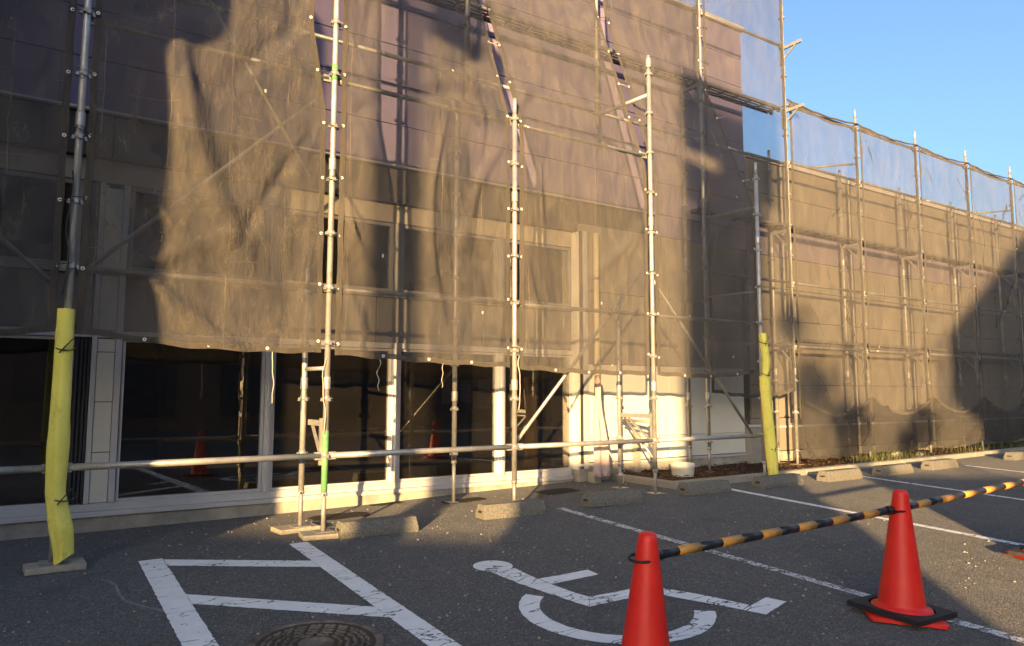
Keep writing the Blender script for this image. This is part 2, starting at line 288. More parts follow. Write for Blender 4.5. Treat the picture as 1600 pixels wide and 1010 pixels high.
tag(strip('painted_line', [(.822, 3.80), (1.678, 3.02)], [(.822, 3.60), (1.678, 2.82)], M['paint'], .004), 'lowest slanted white bar of the hatched aisle under the frame edge', 'road marking')
pline('worn thin white parking line running past the cone with the striped bar', 4.19, 4.27, 5.62, 0, 'paint_worn', -.0)
pline('thin white parking line starting at the third pair of wheel stops', 6.44, 6.53, 5.52, -1, 'paint_mid', -.05)
pline('thin white parking line beside the sunlit wheel stops', 8.82, 8.90, 5.45, -1, 'paint_mid', -.05)
pline('thin white parking line at the right edge of the car park', 11.46, 11.55, 5.4, 0, 'paint_mid')
sym = thing('wheelchair_symbol', 'large white wheelchair symbol painted on the asphalt behind the near cone', 'road marking')
def sp_(o): o.parent = sym; return o
sp_(strip('body_stroke', [(2.60, 4.20), (2.62, 3.9), (2.66, 3.646), (2.70, 3.42), (2.72, 3.335)], [(2.785, 4.20), (2.775, 3.95), (2.785, 3.78), (2.80, 3.619), (2.828, 3.474)], M['paint'], .0042, 4))
sp_(strip('arm_stroke', [(2.782, 3.922), (3.178, 3.913)], [(2.788, 3.79), (3.171, 3.79)], M['paint'], .0044, 4))
sp_(strip('seat_stroke', [(2.83, 3.472), (3.11, 3.455), (3.27, 3.43)], [(2.722, 3.334), (3.006, 3.329), (3.19, 3.32)], M['paint'], .0044, 4))
sp_(strip('leg_stroke', [(3.272, 3.43), (3.378, 3.23), (3.443, 3.074), (3.508, 2.86)], [(3.193, 3.32), (3.26, 3.17), (3.324, 3.031), (3.411, 2.828)], M['paint'], .0046, 4))
sp_(strip('foot_stroke', [(3.412, 2.824), (3.70, 2.892)], [(3.457, 2.704), (3.735, 2.777)], M['paint'], .0048, 4))
wc = (2.845, 3.253); A0, A1 = R(124), R(320)
sp_(strip('wheel_stroke', [(wc[0] + .552 * math.cos(A0 + (A1 - A0) * i / 24), wc[1] + .552 * math.sin(A0 + (A1 - A0) * i / 24)) for i in range(25)], [(wc[0] + .434 * math.cos(A0 + (A1 - A0) * i / 24), wc[1] + .434 * math.sin(A0 + (A1 - A0) * i / 24)) for i in range(25)], M['paint'], .0042, 2))
hd = MB(); hc = (2.685, 4.32); P = [(*hc, G(*hc) + .005)]
P += [(hc[0] + .135 * math.cos(i * math.pi / 16), hc[1] + .135 * math.sin(i * math.pi / 16), G(hc[0] + .135 * math.cos(i * math.pi / 16), hc[1] + .135 * math.sin(i * math.pi / 16)) + .0052) for i in range(32)]
hd.add(P, [(0, 1 + i, 1 + (i + 1) % 32) for i in range(32)]); sp_(hd.build('head_disc', M['paint']))
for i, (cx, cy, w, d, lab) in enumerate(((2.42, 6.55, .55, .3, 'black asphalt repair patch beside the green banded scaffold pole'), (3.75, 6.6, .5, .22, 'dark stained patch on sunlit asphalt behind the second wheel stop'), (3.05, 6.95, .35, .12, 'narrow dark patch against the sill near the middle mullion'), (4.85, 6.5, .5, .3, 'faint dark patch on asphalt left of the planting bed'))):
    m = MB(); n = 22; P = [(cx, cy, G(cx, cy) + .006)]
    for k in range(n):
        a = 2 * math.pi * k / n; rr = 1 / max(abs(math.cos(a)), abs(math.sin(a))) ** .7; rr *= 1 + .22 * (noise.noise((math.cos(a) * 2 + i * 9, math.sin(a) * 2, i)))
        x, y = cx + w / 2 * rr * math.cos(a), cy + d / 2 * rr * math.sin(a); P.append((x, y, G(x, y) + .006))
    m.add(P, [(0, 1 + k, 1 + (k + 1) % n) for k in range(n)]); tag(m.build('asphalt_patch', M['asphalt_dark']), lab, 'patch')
scp = [(.416, 5.289), (.46, 5.21), (.485, 5.10), (.485, 4.874), (.51, 4.74), (.559, 4.636), (.62, 4.54), (.668, 4.455)]
tag(strip('scrape_mark', scp, [(x + .016, y + .012) for x, y in scp], M['scrape'], .003, 3), 'pale curved scrape on the asphalt left of the hatched aisle', 'scrape')
cl = MB(); cxs = [-3 + .3 * i for i in range(13)] + [.664]; cys = [4.16, 4.15, 3.6, 3.0, 2.0, 0]
cl.grid([(x, (y + .012 * noise.noise((x * 6, y, 1)) if y > 4 else y) - (.62 * (x - .66) if y > 3.9 else 0) * .0, G(x, y) + .0025) for y in reversed(cys) for x in cxs], len(cxs) - 1, len(cys) - 1, False)
struct(cl.build('asphalt_lane', M['asphalt_coarse']))
# manhole
mx, my = 1.22, 3.58; mh = thing('manhole_cover', 'rusty round cast iron manhole cover between the hatched aisle stripes', 'manhole cover', (mx, my, G(mx, my) + .004)); mh.rotation_euler = (R(2.3), 0, 0)
MB().lathe([(.325, 0), (.325, .010), (.30, .012), (.298, .007), (.285, .007)], 48, caps=False).build('rim', M['iron'], mh)
MB().lathe([(.287, .004), (.283, .010), (.262, .010), (.258, .005), (.001, .005)], 48, caps=False).build('plate', M['iron_dark'], mh)
MB().lathe([(.085, .004), (.085, .012), (.070, .012), (.068, .006), (.001, .006)], 32, caps=False).build('hub_ring', M['iron'], mh)
rl = MB()
for ring, (rr, cnt) in enumerate(((.115, 9), (.150, 13), (.185, 16), (.220, 19), (.247, 22))):
    for k in range(cnt):
        a0 = 2 * math.pi * (k + .5 * (ring % 2)) / cnt; a1 = a0 + 2 * math.pi / cnt * .74; ps = []
        for q in range(5):
            a = a0 + (a1 - a0) * q / 4; r2 = rr + (.008 if q in (1, 3) else -.006 if q == 2 else 0); ps.append((r2 * math.cos(a), r2 * math.sin(a), .004))
        rl.poly(ps, .0085, 6)
o = rl.build('cast_pattern', M['iron'], mh); o['kind'] = 'stuff'
# pebbles
pb = MB(); rnd = random.Random(3)
for k in range(900):
    x = rnd.uniform(-.3, 6.5); y = rnd.uniform(2.2, 6.9); r = rnd.choice((.003, .004, .004, .006, .009)); z = G(x, y); pb.lathe([(r * .6, z - .001), (r, z + r * .4), (r * .5, z + r)], 5, (x, y, 0), False)
o = struct(pb.build('loose_grit', M['concrete'])); o['kind'] = 'stuff'; tag(o, 'pale grit and small stones scattered on the asphalt', 'grit')

# ------------------------------------------------------------------ the building
YG, YF = 7.10, 6.95
bd = thing('commercial_building', 'two storey commercial building with lilac upper siding and glazed shop front', 'building', (0, 7, 0))
bd.location = (0, 0, 0)
def part(name, mat, fn, parent=bd):
    m = MB(); fn(m); return m.build(name, M[mat], parent)
def boxp(name, mat, x0, x1, y0, y1, z0, z1, parent=bd, bv=0):
    o = MB().box(x0, x1, y0, y1, z0, z1).build(name, M[mat], parent)
    if bv: bevel(o, bv)
    return o
boxp('plinth', 'concrete', -6, 5.50, YG - .05, YG + .3, -.3, .075)
boxp('lower_sill', 'alu', -6, 5.50, YG - .075, YG + .2, .078, .118, bv=.004)
boxp('upper_sill', 'alu', -6, 5.50, YG - .045, YG + .2, .121, .185, bv=.004)
MUL = [(-2.2, .06), (1.88, .075), (3.18, .085), (4.49, .085)]
def window(x0, x1, z0, z1, fw=.03, mat='alu'):
    w = MB(); y0 = YG - .03; y1 = YG + .04
    w.box(x0, x0 + fw, y0, y1, z0, z1).box(x1 - fw, x1, y0, y1, z0, z1).box(x0 + fw + .001, x1 - fw - .001, y0 + .002, y1, z1 - fw, z1).box(x0 + fw + .001, x1 - fw - .001, y0 + .002, y1, z0, z0 + fw)
    f = w.build('window', M[mat], bd); MB().box(x0 + fw, x1 - fw, YG + .0, YG + .008, z0 + fw, z1 - fw).build('pane', M['glass'], f)
    return f
SF0, SF1, CL0, CL1 = .188, 1.56, 2.16, 2.90
bays = [(-4.6, -2.24), (-2.16, .28), (.64, 1.84), (1.92, 3.137), (3.223, 4.447), (4.533, 5.518)]
for x0, x1 in bays:
    window(x0, x1, SF0, SF1, .022); window(x0, x1, CL0, CL1, .035, 'grey_alu')
for x, w in MUL:
    for z0, z1, mt in ((.187, 1.563, 'alu'), (2.157, CL1, 'grey_alu')): boxp('mullion', mt, x - w / 2 + .002, x + w / 2 - .002, YG - .06, YG + .1, z0, z1, bv=.003); boxp('mullion_rib', mt, x - .012, x + .012, YG - .082, YG - .061, z0, z1)
# pier with panels
boxp('pier_core', 'dark_alu', .285, .636, YG - .02, YG + .2, .187, CL1)
for z0, z1 in ((.19, .60), (.606, 1.02), (1.026, 1.44), (1.446, 1.555), (1.63, 2.10), (2.16, 2.86)): boxp('pier_panel', 'white_panel', .447, .578, YG - .045, YG - .021, z0, z1, bv=.003)
for x0, x1 in ((.405, .443), (.582, .632)): boxp('pier_frame', 'alu', x0, x1, YG - .065, YG - .0205, .187, CL1, bv=.003)
for x in (.295, .325, .355, .382): boxp('door_track', 'dark_alu', x, x + .016, YG - .055, YG - .0205, .187, 1.55)
boxp('shop_front_head', 'alu', -6, 5.515, YG - .055, YG + .1, 1.565, 1.625, bv=.004)
for i in range(9):
    x0 = -6 + i * 1.28; boxp('spandrel_panel', 'spandrel', x0, min(x0 + 1.272, 5.515), YG - .03, YG + .05, 1.63, 2.10, bv=.003)
boxp('window_sill', 'grey_alu', -6, 5.515, YG - .07, YG + .1, 2.104, 2.155, bv=.004)
boxp('header_beam', 'beige', -6, 5.515, YG - .045, YG + .2, 2.905, 3.10, bv=.004)
for i in range(6):
    x0 = -6 + i * 2.16; boxp('fascia_panel', 'fascia', x0, min(x0 + 2.152, 6.86), YF + .04, YG + .2, 3.105, 3.475, bv=.003)
boxp('drip_trim', 'alu', -6, 6.86, YF - .03, YF + .03, 3.478, 3.50, bv=.003)
# upper siding, courses of panels
def siding(mat, x0, x1, z0, z1, dz, wl, y, off=0.0, name='siding_panel'):
    n = max(1, round((z1 - z0) / dz)); h = (z1 - z0) / n
    for j in range(n):
        x = x0
        xe = x0 + wl * (.5 if (j + off) % 2 else 1)
        while x < x1 - .01:
            e = min(xe, x1); o = MB().box(x + .002, e - .002, y, y + .04, z0 + j * h + .004, z0 + (j + 1) * h - .004).build(name, M[mat], bd); bevel(o, .003, 1); x = e; xe = e + wl
boxp('upper_core', 'fascia', -6, 8.70, YF + .041, 12, 3.52, 6.60); siding('lilac', -6, 8.70, 3.503, 6.56, .455, 3.03, YF)
boxp('parapet_cap', 'alu', -6.05, 8.74, YF - .04, 12, 6.565, 6.64, bv=.006)
# lower wall right of the shop front
boxp('side_core', 'fascia', 5.56, 8.70, YF + .041, 12, -.2, 3.50); siding('lilac', 6.862, 8.70, 3.20, 3.50, .3, 3, YF)
for x0, x1 in ((5.55, 7.05), (7.05, 8.55)):
    for z0, z1 in ((.27, .555), (.555, 1.46), (1.46, 2.36), (2.36, 3.2)):
        o = MB().box(x0 + .003, x1 - .003, YF, YF + .04, z0 + .003, z1 - .003).build('wall_panel', M['cream' if z0 > 1.4 else 'white_panel'], bd); bevel(o, .003, 1)
boxp('return_wall', 'white_panel', 5.522, 5.548, YF, YG + .4, .19, 3.09, bv=.003)
boxp('corner_strip', 'alu', 5.60, 5.66, YF - .03, YF - .001, .2, 3.1, bv=.003); boxp('corner_strip', 'dark_alu', 5.552, 5.59, YF - .012, YF - .001, .2, 3.1)  # second strip is a narrow dark band beside the pale one
boxp('wall_flashing', 'alu', 5.55, 8.56, YF - .025, YF + .03, .232, .262, bv=.003); boxp('wall_plinth', 'concrete', 5.53, 8.56, YF - .008, YF + .3, -.2, .23)
boxp('corner_pillar', 'stucco', 8.555, 8.78, YF - .1, YF + .2, -.1, .62, bv=.01); boxp('pillar_cap', 'alu', 8.53, 8.80, YF - .12, YF + .2, .622, .66, bv=.004)
part('downpipe', 'pipe', lambda m: m.tube((5.76, YF - .075, .14), (5.76, YF - .075, 3.08), .036, 16))
for z in (.9, 1.43, 2.5): part('pipe_clip', 'galv_dull', lambda m: m.lathe([(.040, z), (.040, z + .03)], 16, (5.76, YF - .075, 0)).box(5.75, 5.77, YF - .05, YF - .0005, z + .005, z + .025))
part('small_post', 'stucco', lambda m: m.box(6.36, 6.42, YF - .12, YF - .03, .0, .62))
part('small_post', 'stucco', lambda m: m.box(5.60, 5.70, YF - .2, YF - .08, -.1, .17))
# single storey wing
boxp('wing_core', 'fascia', 8.71, 40, YF + .041, 12, -.2, 4.66)
def band(mat, z0, z1, dz, off, w=3.03):
    n = max(1, round((z1 - z0) / dz)); h = (z1 - z0) / n
    for j in range(n):
        x = 8.705; first = True
        while x < 27:
            e = x + w * (.55 if first and (j + off) % 2 else 1); first = False; o = MB().box(x + .002, e - .002, YF, YF + .04, z0 + j * h + .004, z0 + (j + 1) * h - .004).build('wing_panel', M[mat], bd); bevel(o, .003, 1); x = e
band('cream', .26, 3.18, .46, 0); band('mauve', 3.18, 3.64, .46, 0); band('cream', 3.64, 4.62, .49, 1)
boxp('wing_coping', 'alu', 8.745, 40, YF - .03, 12, 4.625, 4.70, bv=.005); boxp('wing_plinth', 'concrete', 8.79, 40, YF - .01, YF + .3, -.2, .252)
boxp('wing_trim', 'alu', 8.81, 27, YF - .022, YF - .001, .60, .63)
# interior
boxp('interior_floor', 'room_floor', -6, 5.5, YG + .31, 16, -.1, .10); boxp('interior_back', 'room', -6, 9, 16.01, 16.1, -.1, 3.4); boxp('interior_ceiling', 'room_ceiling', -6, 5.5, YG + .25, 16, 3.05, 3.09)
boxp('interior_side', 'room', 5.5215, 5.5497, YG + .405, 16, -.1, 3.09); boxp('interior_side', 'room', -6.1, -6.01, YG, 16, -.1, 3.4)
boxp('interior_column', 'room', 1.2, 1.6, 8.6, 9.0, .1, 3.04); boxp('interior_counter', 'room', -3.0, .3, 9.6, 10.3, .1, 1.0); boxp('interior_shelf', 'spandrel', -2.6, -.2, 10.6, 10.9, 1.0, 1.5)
def poster(x0, x1, z0, z1, y, label): tag(MB().box(x0, x1, y, y + .004, z0, z1).build('poster', M['paper'], None), label, 'poster')
for k, (x0, x1, z0, z1, l) in enumerate(((3.76, 3.98, .98, 1.27, 'left of the faint notices stuck inside the shop window'), (4.00, 4.13, 1.0, 1.25, 'narrow faint notice stuck inside the shop window beside the inner scaffold pole'), (4.22, 4.40, .92, 1.26, 'dim notice inside the shop window near the right mullion'))): poster(x0, x1, z0, z1, YG + .03, l)

# ------------------------------------------------------------------ planting bed
KY = lambda x: 5.80 + .035 * max(0, x - 7)
kb = thing('planting_bed', 'long planting bed with concrete kerb, brown soil and litter along the wall', 'planting bed', (0, 0, 0))
def kerbstone(x0, x1):
    m = MB(); zt = .135
    m.add([(x0, KY(x0), -.1), (x1, KY(x1), -.1), (x1, KY(x1) + .12, -.1), (x0, KY(x0) + .12, -.1), (x0, KY(x0) + .012, zt), (x1, KY(x1) + .012, zt), (x1, KY(x1) + .12, zt), (x0, KY(x0) + .12, zt)], [(3,2,1,0),(4,5,6,7),(0,1,5,4),(1,2,6,5),(2,3,7,6),(3,0,4,7)])
    bevel(m.build('kerbstone', M['kerb'], kb), .012)
x = 5.98
while x < 26: kerbstone(x, x + .594); x += .6
for y0 in (5.925, 6.43):
    bevel(MB().box(5.98, 6.10, y0, y0 + .5, -.1, .125).build('kerbstone', M['kerb'], kb), .012)
nx, ny = 300, 18; P = []
for j in range(ny + 1):
    for i in range(nx + 1):
        x = 6.09 + (26 - 6.09) * i / nx; y0 = KY(x) + .11; y = y0 + (YF - .004 - y0) * j / ny; P.append((x, y, .10 + .03 * noise.noise((x * 1.6, y * 1.6, 0)) + .022 * noise.noise((x * 7, y * 7, 3)) + .02 * (j / ny)))
MB().grid(P, nx, ny).build('soil', M['soil'], kb)
lf = MB(); rnd = random.Random(5)
for k in range(2600):
    x = 6.12 + (rnd.random() ** 1.6) * 12; y = rnd.uniform(KY(x) + .1, YF - .02); z = .112 + .03 * noise.noise((x * 1.6, y * 1.6, 0)) + .022 * noise.noise((x * 7, y * 7, 3)) + .02 * (y - KY(x)) + rnd.uniform(.004, .016)
    a = rnd.uniform(0, 6.28); s = rnd.uniform(.010, .030); q = Vector((math.cos(a), math.sin(a), rnd.uniform(-.5, .5))) * s; w = Vector((-math.sin(a), math.cos(a), rnd.uniform(-.5, .5))) * s * .5; c = Vector((x, y, z))
    lf.add([c - q, c + w, c + q, c - w], [(0, 1, 2, 3)])
o = lf.build('leaf_litter', M['leaf_dry'], kb); o['kind'] = 'stuff'
gr = MB()
for k in range(1000):
    cx = rnd.choice((10.6, 10.9, 11.3, 11.7, 13.5, 14.6, 15.4, 16.4, 17.5)); x = rnd.gauss(cx, .28); y = min(YF - .05, max(KY(x) + .14, rnd.gauss(6.3, .22))); h = rnd.uniform(.04, .17); a = rnd.uniform(0, 6.28); l = rnd.uniform(.02, .09); b = Vector((x, y, .10)); w = Vector((math.cos(a + 1.57), math.sin(a + 1.57), 0)) * .004
    gr.add([b - w, b + w, b + Vector((math.cos(a) * l * .4, math.sin(a) * l * .4, h * .6)) + w * .8, b + Vector((math.cos(a) * l * .4, math.sin(a) * l * .4, h * .6)) - w * .8, b + Vector((math.cos(a) * l, math.sin(a) * l, h))], [(0, 1, 2, 3), (3, 2, 4)])
o = tag(gr.build('weeds', M['grass']), 'straggly green weeds growing in the bed below the wing nets', 'weeds'); o['kind'] = 'stuff'
def stone(x, y, s, label, mat='concrete', cat='stone'):
    bm = bmesh.new(); bmesh.ops.create_icosphere(bm, subdivisions=2, radius=1)
    for v in bm.verts: v.co *= 1 + .25 * noise.noise(v.co * 1.7 + Vector((x, y, 0))); v.co.x *= s; v.co.y *= s * .7; v.co.z *= s * .5
    me = bpy.data.meshes.new('stone'); bm.to_mesh(me); bm.free(); me.materials.append(M[mat]); tag(link('stone', me, None, (x, y, .12 + s * .2)), label, cat)
stone(11.55, 6.45, .12, 'largest grey stone in the weedy bed under the second skirt net'); stone(11.95, 6.3, .08, 'small stone right of the largest stone in the weedy bed'); stone(12.4, 6.55, .10, 'dark lump in the bed below the third skirt net', 'soil', 'stone')
pt = thing('drain_pot', 'white round concrete drain cap sitting in the leaf littered bed', 'drain cap', (6.72, 6.42, .10))
MB().lathe([(.13, 0), (.142, .10), (.148, .105), (.148, .15), (.135, .155), (.12, .155), (.12, .13), (.001, .13)], 28, caps=False).build('cap', M['white_panel'], pt)

# ------------------------------------------------------------------ wheel stops
def make_stop():
    bm = bmesh.new(); L, w, h, t = .325, .085, .125, .06
    vs = [bm.verts.new(p) for p in ((-L, -w, 0), (L, -w, 0), (L, w, 0), (-L, w, 0), (-L, -w, .045), (L, -w, .045), (L, w, .045), (-L, w, .045), (-L + .014, -t, h), (L - .014, -t, h), (L - .014, t, h), (-L + .014, t, h))]
    F = lambda *i: bm.faces.new([vs[k] for k in i])
    F(3, 2, 1, 0); F(0, 1, 5, 4); F(1, 2, 6, 5); F(2, 3, 7, 6); F(4, 5, 9, 8); F(5, 6, 10, 9); F(6, 7, 11, 10); F(8, 9, 10, 11); F(3, 0, 4, 7); F(7, 4, 8, 11)
    bmesh.ops.recalc_face_normals(bm, faces=bm.faces)
    bmesh.ops.bevel(bm, geom=list(bm.edges), offset=.007, segments=2, affect='EDGES', profile=.6)
    bmesh.ops.triangulate(bm, faces=[f for f in bm.faces if len(f.verts) > 4])
    me = bpy.data.meshes.new('block'); bm.to_mesh(me); bm.free(); me.materials.append(M['stop']); return me
stop_me = make_stop(); hole_me = MB().box(-.006, .05, -.030, .030, -.014, .014).mesh('bolt_slot', M['rubber'])
for i, (xa, y, rz) in enumerate(((2.06, 5.60, -2.5), (3.35, 5.60, -2), (4.47, 5.52, -2), (5.72, 5.47, -1), (6.83, 5.40, -1), (7.98, 5.37, 0), (9.15, 5.36, 0), (10.42, 5.40, 0), (13.03, 5.46, 0), (14.2, 5.46, 0))):
    L = 1.0 if i < 4 else 1.08
    lab = ['concrete wheel stop beside the green banded scaffold pole, nearest to the viewer', 'concrete wheel stop with one sunlit end at the foot of a thin pole', 'shaded concrete wheel stop right of the worn parking line', 'shaded concrete wheel stop in front of the kerb corner', 'shaded concrete wheel stop at the foot of the right yellow padded pole', 'brightest sunlit concrete wheel stop just right of the padded pole', 'sunlit concrete wheel stop left of the second thin parking line', 'half lit concrete wheel stop in front of the weedy bed', 'concrete wheel stop cut by the right edge of the picture', 'concrete wheel stop beyond the right picture edge'][i]
    t = thing('wheel_stop', lab, 'wheel stop', (xa + .325 * L, y, G(xa + .3, y) - .002), 'concrete wheel stops along the kerb', R(rz)); o = link('block', stop_me, t); o.scale = (L, 1, 1)
    for s in (-1, 1): h = link('bolt_slot', hole_me, t, (s * (.318 * L), 0, .058)); h.rotation_euler = (0, 0, 0 if s < 0 else math.pi)

# ------------------------------------------------------------------ scaffold
PR = .0243
sock = MB(); sock.lathe([(.029, -.02), (.029, .02)], 10)
for k in range(4):
    a = k * math.pi / 2 + .0; c, s_ = math.cos(a), math.sin(a); d = Vector((c, s_, 0))
    sock.bar(d * .030 + Vector((0, 0, -.014)), d * .046 + Vector((0, 0, -.010)), .024, .028); 
sock_me = sock.mesh('wedge_socket', M['galv']); sockd_me = sock_me.copy(); sockd_me.materials[0] = M['galv_dull']
col_me = MB().lathe([(.030, -.05), (.031, -.045), (.031, .045), (.030, .05)], 12).mesh('joint_collar', M['galv'])
base_me = MB().box(-.07, .07, -.07, .07, 0, .006).mesh('base_plate', M['galv_dull'])
nut_me = MB().lathe([(.028, 0), (.028, .03)], 8).bar((-.06, 0, .015), (.06, 0, .015), .014, .012).mesh('jack_nut', M['galv_dull'])
def pole(label, x, y, z1, zs0, mat='galv', z0=None, jack=.38, lift=0.0, group=None, dz=.45, bands=(), socks=True, lean=(0, 0)):
    gz = (.11 if (x > 6.1 and y > KY(x)) else G(x, y)) + lift if z0 is None else z0
    t = thing('scaffold_pole', label, 'scaffold pole', (x, y, gz), group)
    t.rotation_euler = (R(lean[0]), R(lean[1]), 0)
    if z0 is None:
        link('base_plate', base_me, t, (0, 0, .001)); MB().tube((0, 0, .006), (0, 0, jack - gz + .03), .0185, 12).build('jack_shaft', M['galv_dull'], t); link('jack_nut', nut_me, t, (0, 0, jack - gz - .03), (0, 0, 1.0))
        zb = jack - gz
    else: zb = 0
    MB().tube((0, 0, zb), (0, 0, z1 - gz - .16), PR, 14).build('tube', M[mat], t); MB().tube((0, 0, z1 - gz - .165), (0, 0, z1 - gz), .0195, 12).build('spigot', M[mat], t)
    for b0, b1 in bands: MB().lathe([(PR + .0012, b0 - gz), (PR + .0012, b1 - gz)], 14).build('green_band', M['green'], t)
    z = zs0; k = 0
    while socks and z < z1 - .1:
        if z > gz + .15: link('wedge_socket', sockd_me, t, (0, 0, z - gz), (0, 0, .12))
        if k % 4 == 1 and z > .5: link('joint_collar', col_me, t, (0, 0, z - gz + .12))
        z += dz; k += 1
    return t
GA = 'front row scaffold poles'; GB = 'rear row scaffold poles'
pole('scaffold pole wrapped in yellow foam at the far left, running out of the picture', .17, 5.72, 7.6, .61, lift=.045, group=GA, jack=.2, lean=(0, .25))
pole('tall scaffold pole with green bands standing beside the nearest wheel stop', 1.98, 5.72, 7.6, .61, lift=.045, group=GA, jack=.32, bands=((.33, .80), (3.70, 3.84)))
pole('scaffold pole with free top end rising behind the second wheel stop', 3.785, 5.72, 3.96, .61, group=GA, jack=.3)
pole('scaffold pole with rusty net edge whose top carries a slanting bracket', 5.575, 5.72, 4.87, .61, group=GA, jack=.3)
pole('bluish scaffold pole padded with yellow foam at its lower end, in shade', 7.37, 5.72, 3.96, .61, group=GA, jack=.3)
pole('short inner scaffold pole left of the green banded pole', 1.91, 6.08, 2.16, .61, lift=.04, jack=.3, group=GB)
pole('slim inner scaffold pole in front of the notices on the shop window', 3.63, 6.60, 4.1, .5, jack=.42, group=GB)
pole('inner scaffold pole with pink tape at its foot', 5.57, 6.27, 2.2, .61, jack=.33, group=GB)
pole('inner scaffold pole behind the white drain cap against the wall', 7.28, 6.82, 5.6, .50, 'galv_dull', jack=.42, group=GB)
pole('shaded tall scaffold pole in the soil bed left of the right padded pole', 7.28, 6.49, 7.6, .50, jack=.42, group=GB)
pole('scaffold pole hanging behind the net above the window band, ending in mid air', 5.50, 6.52, 7.6, 4.60, 'galv_dull', z0=4.27, group=GB)
pole('scaffold pole hanging behind the net above the middle front bay', 3.70, 6.52, 7.6, 4.60, 'galv_dull', z0=4.2, group=GB)
WX = [9.08 + 1.8 * k for k in range(8)]; ORD = ['first', 'second', 'third', 'fourth', 'fifth', 'sixth', 'seventh', 'eighth']
for k, x in enumerate(WX):
    pole('tallest wing scaffold pole where the high netting ends against the sky' if k == 0 else f'outer wing scaffold pole, {ORD[k]} from the tall corner pole', x, 6.49, 7.8 if k == 0 else 5.68, .85, 'galv', jack=.32, group='outer wing scaffold poles', lean=(0, .1 * ((k * 7) % 3 - 1)))
    if k < 7: pole(f'inner wing scaffold pole seen through the net behind the {ORD[k]} outer pole', x, 6.80, 4.75, .85, 'galv_dull', jack=.32, group='inner wing scaffold poles')
def pipe(label, p, q, r=PR, mat='galv', heads=True, name='ledger_pipe', cat='scaffold pipe', group=None):
    p = Vector(p); q = Vector(q); t = thing(name, label, cat, p, group); d = q - p; e = d.normalized() * .045 if heads else d * 0
    MB().tube(e, d - e, r, 12).build('tube', M[mat], t)
    if heads:
        for a, s in ((Vector((0, 0, 0)), 1), (d, -1)): MB().bar(a + e * s * .5, a + e * s * 1.9, .03, .06).build('wedge_head', M[mat], t)
    return t
FX = [-1.63, .17, 1.98, 3.785, 5.575, 7.37]
for k in range(5): pipe(['low front guard pipe leaving the picture at the left', 'low front guard pipe between the yellow padded pole and green banded pole', 'low front guard pipe right of the green banded pole', 'low front guard pipe in front of the lit return wall', 'low front guard pipe ending at the right padded pole'][k], (FX[k], 5.72, .605), (FX[k+1], 5.72, .605), group='low front guard pipes')
for k in range(1, 5):
    for z, w in ((1.95, 'lower'), (3.72, 'upper')):
        if not (k == 4 and z > 3): pipe(f'{w} ledger behind the {["", "first", "second", "third", "fourth"][k]} front net from the yellow padded pole', (FX[k], 5.76, z), (FX[k+1], 5.76, z), .021, 'galv_dull', group='ledgers behind the front nets')
for k, (a, b, l) in enumerate((((3.84, 5.83, .60), (5.50, 5.83, 2.40), 'slanting brace rising right from the thin pole with the second wheel stop'), ((7.30, 5.83, .62), (5.66, 5.83, 2.40), 'slanting brace rising left from the right padded pole'),
        ((.25, 6.05, 1.95), (1.92, 6.05, 3.62), 'slanting brace rising right behind the first front net'), ((1.9, 6.0, 2.9), (.9, 6.0, 4.45), 'slanting brace falling right behind the first front net'), ((-.9, 6.0, 2.75), (.1, 6.0, 1.85), 'slanting brace behind the leftmost net'))): pipe(l, a, b, .017, 'galv', False, 'brace_pipe', 'scaffold pipe', 'slanting scaffold braces')
def bracket(label, x, ya, yb, z, drop=.28, mat='galv_dull', group='scaffold brackets'):
    t = thing('scaffold_bracket', label, 'bracket', (x, ya, z), group); d = yb - ya
    MB().bar((0, .02, 0), (0, d - .02, 0), .034, .045).build('arm', M[mat], t); MB().bar((0, .03, -drop), (0, d * .75, -.02), .02, .02, (1, 0, 0)).build('strut', M[mat], t); MB().box(-.02, .02, .018, .045, -drop - .05, .04).build('mount', M[mat], t); return t
bracket('steel bracket joining green banded pole to the short inner pole', 1.96, 5.72, 6.08, .86); bracket('steel bracket joining the rusty edged pole to the pink taped inner pole', 5.575, 5.72, 6.27, .86)
pipe('second short bar beside the pink taped inner pole', (5.575, 5.74, .80), (5.62, 6.25, .80), .017, 'galv', False, 'brace_pipe'); pipe('thin brace crossing below the bracket near the pink taped pole', (5.60, 6.22, .84), (5.585, 5.76, .42), .014, 'galv', False, 'brace_pipe')
pipe('bracket arm sloping up to the free topped pole with rusty net edge', (5.50, 6.50, 4.42), (5.575, 5.74, 4.42), .022, 'galv', False, 'brace_pipe'); pipe('low bracket arm from the right padded pole to the wall side', (7.28, 6.45, 2.35), (7.36, 5.74, 2.35), .012, 'galv_dull', False, 'brace_pipe'); pipe('upper bracket arm from the right padded pole to the wall side', (7.28, 6.45, 3.40), (7.36, 5.74, 3.40), .012, 'galv_dull', False, 'brace_pipe')
pipe('bracket bar under the first front net beside the green banded pole', (1.98, 5.75, 1.30), (1.91, 6.05, 1.30), .017, 'galv', False, 'brace_pipe')
RX = [-1.72, .08, 1.88, 3.70, 5.49, 7.28, 9.08]
for k in range(1, 6):
    for z, w in ((4.45, 'lower'), (6.25, 'upper')): pipe(f'{w} rear guard pipe behind the high nets, {ORD[k-1]} bay from the left', (RX[k], 6.50, z), (RX[k+1], 6.50, z), .021, 'galv', group='rear guard pipes')
for k in range(7):
    for z, w in ((1.78, 'lowest'), (2.70, 'middle'), (4.50, 'upper'), (5.37, 'top')): pipe(f'{w} wing guard pipe in the {ORD[k]} bay right of the tall corner pole', (WX[k], 6.51, z), (WX[k+1], 6.51, z), .021, 'galv' if z > 5 else 'galv_dull', group='wing guard pipes')
